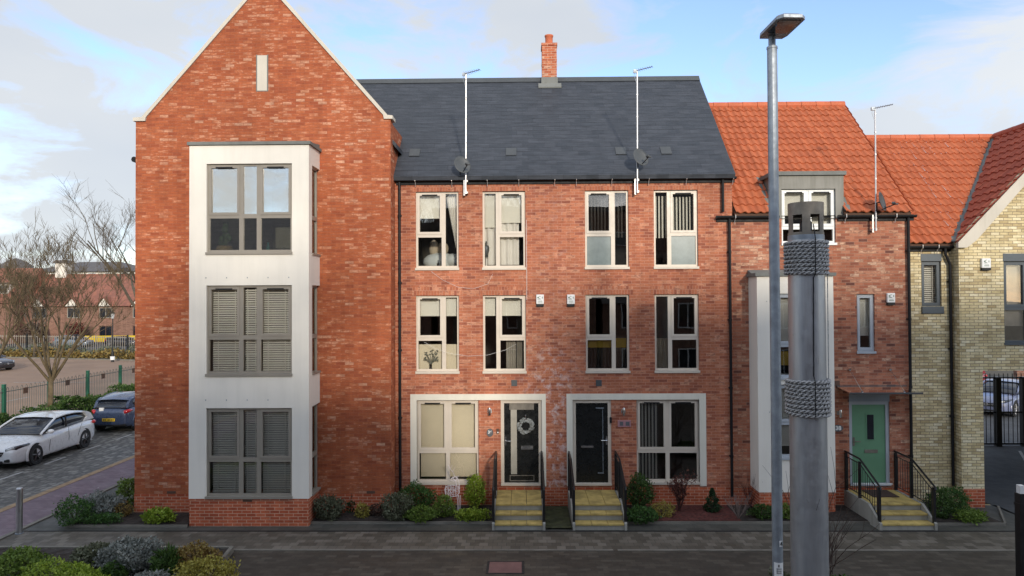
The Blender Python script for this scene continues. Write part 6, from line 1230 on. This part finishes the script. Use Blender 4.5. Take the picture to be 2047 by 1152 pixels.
# ================================================================ beyond the car park
def strip(name, label, cat, y0, x0, x1, h, n, mat, seed, slope=.27):
    rg = np.random.default_rng(seed); x = rg.uniform(x0, x1, n); y = y0 - slope * (x - x1) * -1 * -1 + rg.uniform(-.7, .7, n); z = h * rg.uniform(0, 1, n) * (.55 + .45 * np.abs(np.sin(x * .9) * np.sin(x * .37 + 1)))
    Pq = np.stack([x, y, z], 1); Aq = rg.normal(size=(n, 3)); Aq /= np.linalg.norm(Aq, axis=1)[:, None]; Oq = np.cross(Aq, rg.normal(size=(n, 3))); Oq /= np.linalg.norm(Oq, axis=1)[:, None]; Lq = .24 * rg.uniform(.6, 1.3, n)[:, None]
    Vq = np.stack([Pq, Pq + Aq * Lq * .5 + Oq * Lq * .3, Pq + Aq * Lq, Pq + Aq * Lq * .5 - Oq * Lq * .3], 1).reshape(-1, 3); mm = MB(); mm.v = [tuple(v) for v in Vq.tolist()]; mm.f = [(4 * i, 4 * i + 1, 4 * i + 2, 4 * i + 3) for i in range(n)]; return tag(mm.build(name, mat), label, cat, kind='stuff')
def vy(x): return 43.5 - (x + 30) * .26          # line of the verge beyond the car park
def vstrip(lab, mat, n, h, seed, off):
    rg = np.random.default_rng(seed); x = rg.uniform(-90, -25, n); y = 43.5 - (x + 30) * .26 + off + rg.uniform(-.8, .8, n); z = h * rg.uniform(0, 1, n) * (.4 + .6 * np.abs(np.sin(x * .8 + seed) * np.sin(x * .33 + 1)))
    Pq = np.stack([x, y, z], 1); Aq = rg.normal(size=(n, 3)); Aq /= np.linalg.norm(Aq, axis=1)[:, None]; Oq = np.cross(Aq, rg.normal(size=(n, 3))); Oq /= np.linalg.norm(Oq, axis=1)[:, None]; Lq = .26 * rg.uniform(.6, 1.3, n)[:, None]
    Vq = np.stack([Pq, Pq + Aq * Lq * .5 + Oq * Lq * .3, Pq + Aq * Lq, Pq + Aq * Lq * .5 - Oq * Lq * .3], 1).reshape(-1, 3); mm = MB(); mm.v = [tuple(v) for v in Vq.tolist()]; mm.f = [(4 * i, 4 * i + 1, 4 * i + 2, 4 * i + 3) for i in range(n)]
    tag(mm.build('verge_planting', mat), lab, 'ground cover', kind='stuff')
vstrip('brown and olive planting along the far edge of the car park', 'leaf_ochre', 9000, 1.1, 1, 1.2); vstrip('green and yellow patches of planting along the far edge of the car park', 'leaf_olive', 7000, 1.5, 2, 2.0)
struct('verge', MB().quad((-100, vy(-100) - .2, .02), (-24, vy(-24) - .2, .02), (-24, vy(-24) + 4, .02), (-100, vy(-100) + 4, .02)), 'ground_mat')
struct('car_park_kerb', MB().add([(-100, vy(-100) - .4, .1), (-24, vy(-24) - .4, .1), (-24, vy(-24) - .2, .1), (-100, vy(-100) - .2, .1), (-100, vy(-100) - .4, -.05), (-24, vy(-24) - .4, -.05)], [(0, 1, 2, 3), (4, 5, 1, 0)]), 'kerb_stone')
ff = thing('verge_fence', 'thin grey vertical bar fence beyond the car park', 'fence', (-50, vy(-50) + 3, 0)); x = -88; br = MB(); pp = MB()
while x < -25: br.box(x - .02, x + .02, vy(x) + 2.98, vy(x) + 3.02, .1, 2.0); x += .26
for z in (.3, 1.85): br.add([(-88, vy(-88) + 3, z), (-25, vy(-25) + 3, z), (-25, vy(-25) + 3, z + .06), (-88, vy(-88) + 3, z + .06)], [(0, 1, 2, 3)])
br.build('railing', 'frame_taupe', ff)
for x in range(-86, -25, 6): MB().box(x - .06, x + .06, vy(x) + 2.9, vy(x) + 3.02, 0, 2.15).build('post', 'black_paint', ff)
x, y = G(225, 724, 0); fl_ = thing('street_lamp', 'black lantern street lamp at the far edge of the car park', 'street lamp', (x, y, 0)); ht = 4.4
MB().lathe([(.12, 0), (.10, .9), (.055, 1.0), (.045, ht - .55)], x, y, 12).build('post', 'black_paint', fl_); MB().lathe([(.10, ht - .55), (.17, ht - .12)], x, y, 6).build('lantern', 'lamp_clear', fl_); MB().lathe([(.20, ht - .12), (.20, ht - .08), (.05, ht + .12), (.02, ht + .2)], x, y, 6).build('lantern_cap', 'black_paint', fl_); MB().lathe([(.19, .2), (.19, .5)], x, y, 12).build('base_band', 'white_plastic', fl_)
# row of far terraced houses with white gablets
HY = 72.0; hs = 8.6
def far_house(label, xc, windows=True):
    h = thing('terraced_house', label, 'house', (xc, HY, 0), 'far row of brick houses with orange roofs'); a, b = xc - hs / 2, xc + hs / 2
    MB().box(a, b, HY, HY + 9, 0, 4.9).build('wall', 'far_brick', h)
    rf = MB().prism([(HY - .4, 4.75), (HY + 4.5, 9.0), (HY + 9.4, 4.75)], 'x', a, b).build('roof', 'far_tile', h); MB().box(a, b, HY + 4.4, HY + 4.6, 8.96, 9.1).build('ridge_tile', 'far_tile', rf)
    for dx in (-2.1, 2.1):
        x = xc + dx; f = MB().prism([(x - .85, 4.75), (x + .85, 4.75), (x, 5.75)], 'y', HY - .5, HY + 1.2).build('gablet', 'far_render', h)
        MB().prism([(x - 1.05, 4.6), (x, 5.84), (x, 5.98), (x - 1.05, 4.76)], 'y', HY - .7, HY + 1.3).prism([(x + 1.05, 4.6), (x, 5.84), (x, 5.98), (x + 1.05, 4.76)], 'y', HY - .7, HY + 1.3).build('gablet_roof', 'far_tile', f)
        for z0, z1 in ((3.2, 4.55), (.7, 2.2)):
            q = MB().ring(x - .85, x + .85, z0, z1, .09, HY - .06, HY + .02).box(x - .04, x + .04, HY - .05, HY, z0, z1).build('window', 'frame_taupe' if z0 > 2 else 'wood_dark', h); MB().box(x - .78, x + .78, HY - .02, HY - .01, z0 + .08, z1 - .08).build('pane', 'car_glass', q)
    dr_ = MB().box(xc - .45, xc + .45, HY - .05, HY, 0, 2.1).build('door', 'wood_dark', h); return h
labs = ['far brick house with orange roof at the left picture edge', 'far brick house with orange roof behind the yellow van', 'far brick house with orange roof behind the mossy tree', 'far brick house with orange roof behind the black lantern lamp', 'far brick house with orange roof half hidden by the gabled house']
prot = None
for i, lb in enumerate(labs):
    xc = -73.5 + i * hs
    if prot is None: prot = far_house(lb, xc)
    else: dup(prot, (xc, HY, 0), label=lb)
sh_ = [o for o in bpy.data.objects if o.parent is None and o.get('label') == labs[0]][0]
dq = thing('dormer_house', 'far house with long flat roof dormer in its orange roof behind the left tree', 'house', (-68.5, HY - 1.5, 0)); MB().box(-72.5, -65.0, HY - 1.5, HY + 2, 0, 5.4).build('wall', 'far_brick', dq); q = MB().prism([(HY - 1.9, 5.2), (HY + 3.2, 9.9), (HY + 8, 5.2)], 'x', -72.7, -64.8).build('roof', 'far_tile', dq); d_ = MB().box(-71.0, -66.6, HY - .6, HY + 2, 6.3, 7.7).build('dormer', 'far_render', dq); MB().box(-70.8, -66.8, HY - .63, HY - .6, 6.55, 7.5).build('window', 'car_glass', d_); MB().box(-71.2, -66.4, HY - .9, HY + 2.5, 7.7, 7.85).build('dormer_roof', 'far_slate', d_)
cu = MB().box(-63.6, -62.2, HY + 4, HY + 5.4, 8.6, 10.6).build('cupola', 'far_render', q); MB().prism([(-63.9, 10.6), (-61.9, 10.6), (-62.3, 11.0), (-63.5, 11.0)], 'y', HY + 3.8, HY + 5.6).build('cupola_roof', 'far_slate', q)
# large pale hall with dark roof far behind
DY = 112.0; dk = thing('apartment_block', 'long pale block with dark hipped roof rising behind the orange roofs', 'building', (-80, DY, 0)); MB().box(-92, -50, DY, DY + 14, 0, 11.0).build('wall', 'far_render', dk)
rr = MB()
for a, b in ((-93, -73), (-78, -62), (-66, -49)): rr.add([(a, DY - .8, 10.95), (b, DY - .8, 10.95), (b, DY + 15, 10.95), (a, DY + 15, 10.95), (a + 6, DY + 6, 13.1), (b - 6 if b - a > 14 else b - 4, DY + 6, 13.1)], [(0, 1, 5, 4), (1, 2, 5), (2, 3, 4, 5), (3, 0, 4), (0, 3, 2, 1)])
rr.build('roof', 'far_slate', dk)
for i in range(13):
    x = -90.5 + i * 3.2; f = MB().ring(x - .8, x + .8, 9.2, 10.7, .12, DY - .1, DY + .02).build('window', 'frame_white', dk); MB().box(x - .7, x + .7, DY - .04, DY - .02, 9.3, 10.6).build('pane', 'car_glass', f)
dm_ = thing('domed_building', 'small dark dome on the skyline at the left edge', 'building', (-110, 132, 0)); MB().lathe([(4.2, 0), (4.2, 10.0), (4.5, 10.2), (4.5, 10.6)], -110, 132, 20).build('wall', 'far_render', dm_); MB().lathe([(3.9, 10.6), (3.7, 12.0), (2.9, 13.3), (1.6, 14.2), (.5, 14.6), (.1, 14.8)], -110, 132, 20).build('dome', 'far_slate', dm_, smooth=True)
# yellow things on the far street
vx, vyy = -68.5, 63.5; yv = thing('yellow_van', 'bright yellow panel van parked on the far road behind the bare trees', 'van', (vx, vyy, 0)); MB().box(vx - 2.1, vx + .9, vyy - 1, vyy + 1, .35, 2.6).prism([(vx + .9, .35), (vx + 2.3, .35), (vx + 2.3, 1.2), (vx + 1.5, 1.4), (vx + 1.0, 2.2), (vx + .9, 2.2)], 'y', vyy - .95, vyy + .95).build('body', 'paint_yellow', yv, bevel=.08); MB().prism([(vx + 1.02, 1.45), (vx + 1.42, 1.45), (vx + 1.06, 2.1), (vx + 1.02, 2.1)], 'y', vyy - .97, vyy + .97).build('cab_window', 'car_glass', yv)
for q in (-1.3, 1.5): MB().lathe([(.38, vyy - 1.02), (.38, vyy - .8)], vx + q, .38, 18, 'y').lathe([(.38, vyy + .8), (.38, vyy + 1.02)], vx + q, .38, 18, 'y').build('wheel', 'tyre', yv)
yb = thing('site_barrier', 'low yellow barrier boards in front of the far brick houses', 'barrier', (-50, 68, 0)); m = MB(); pm = MB()
for i in range(9): x = -55 + i * 2.0; m.box(x, x + 1.9, 68, 68.06, .35, 1.1); pm.box(x - .05, x + .02, 67.98, 68.1, 0, 1.15)
m.build('board', 'paint_yellow', yb); pm.build('leg', 'galvanised', yb)
for nm_, px, col_, s_ in (('dark red bare shrub on the far street', -56.5, 'leaf_red', 1), ('brown shrub in front of the far brick houses', -62, 'leaf_brown', 2)): shrub(nm_, px, 69.5, 0, 1.1, 1.0, 2.6, 1200, .28, col_, seed=s_)

for i, (lb, x, y) in enumerate((('bare tree across the street in front of the dark roofed block', -4.0, -23.3), ('second bare tree across the street in front of the dark roofed block', -0.2, -23.6))):  # unseen trees, added so their branches cast broken shade on the gable
    tree(lb, (x, y, 0), 12.5, 7, .75, .2, 60 + i, 'bark', 5, upright=.8, trunk_h=.34, twig_r=.014)
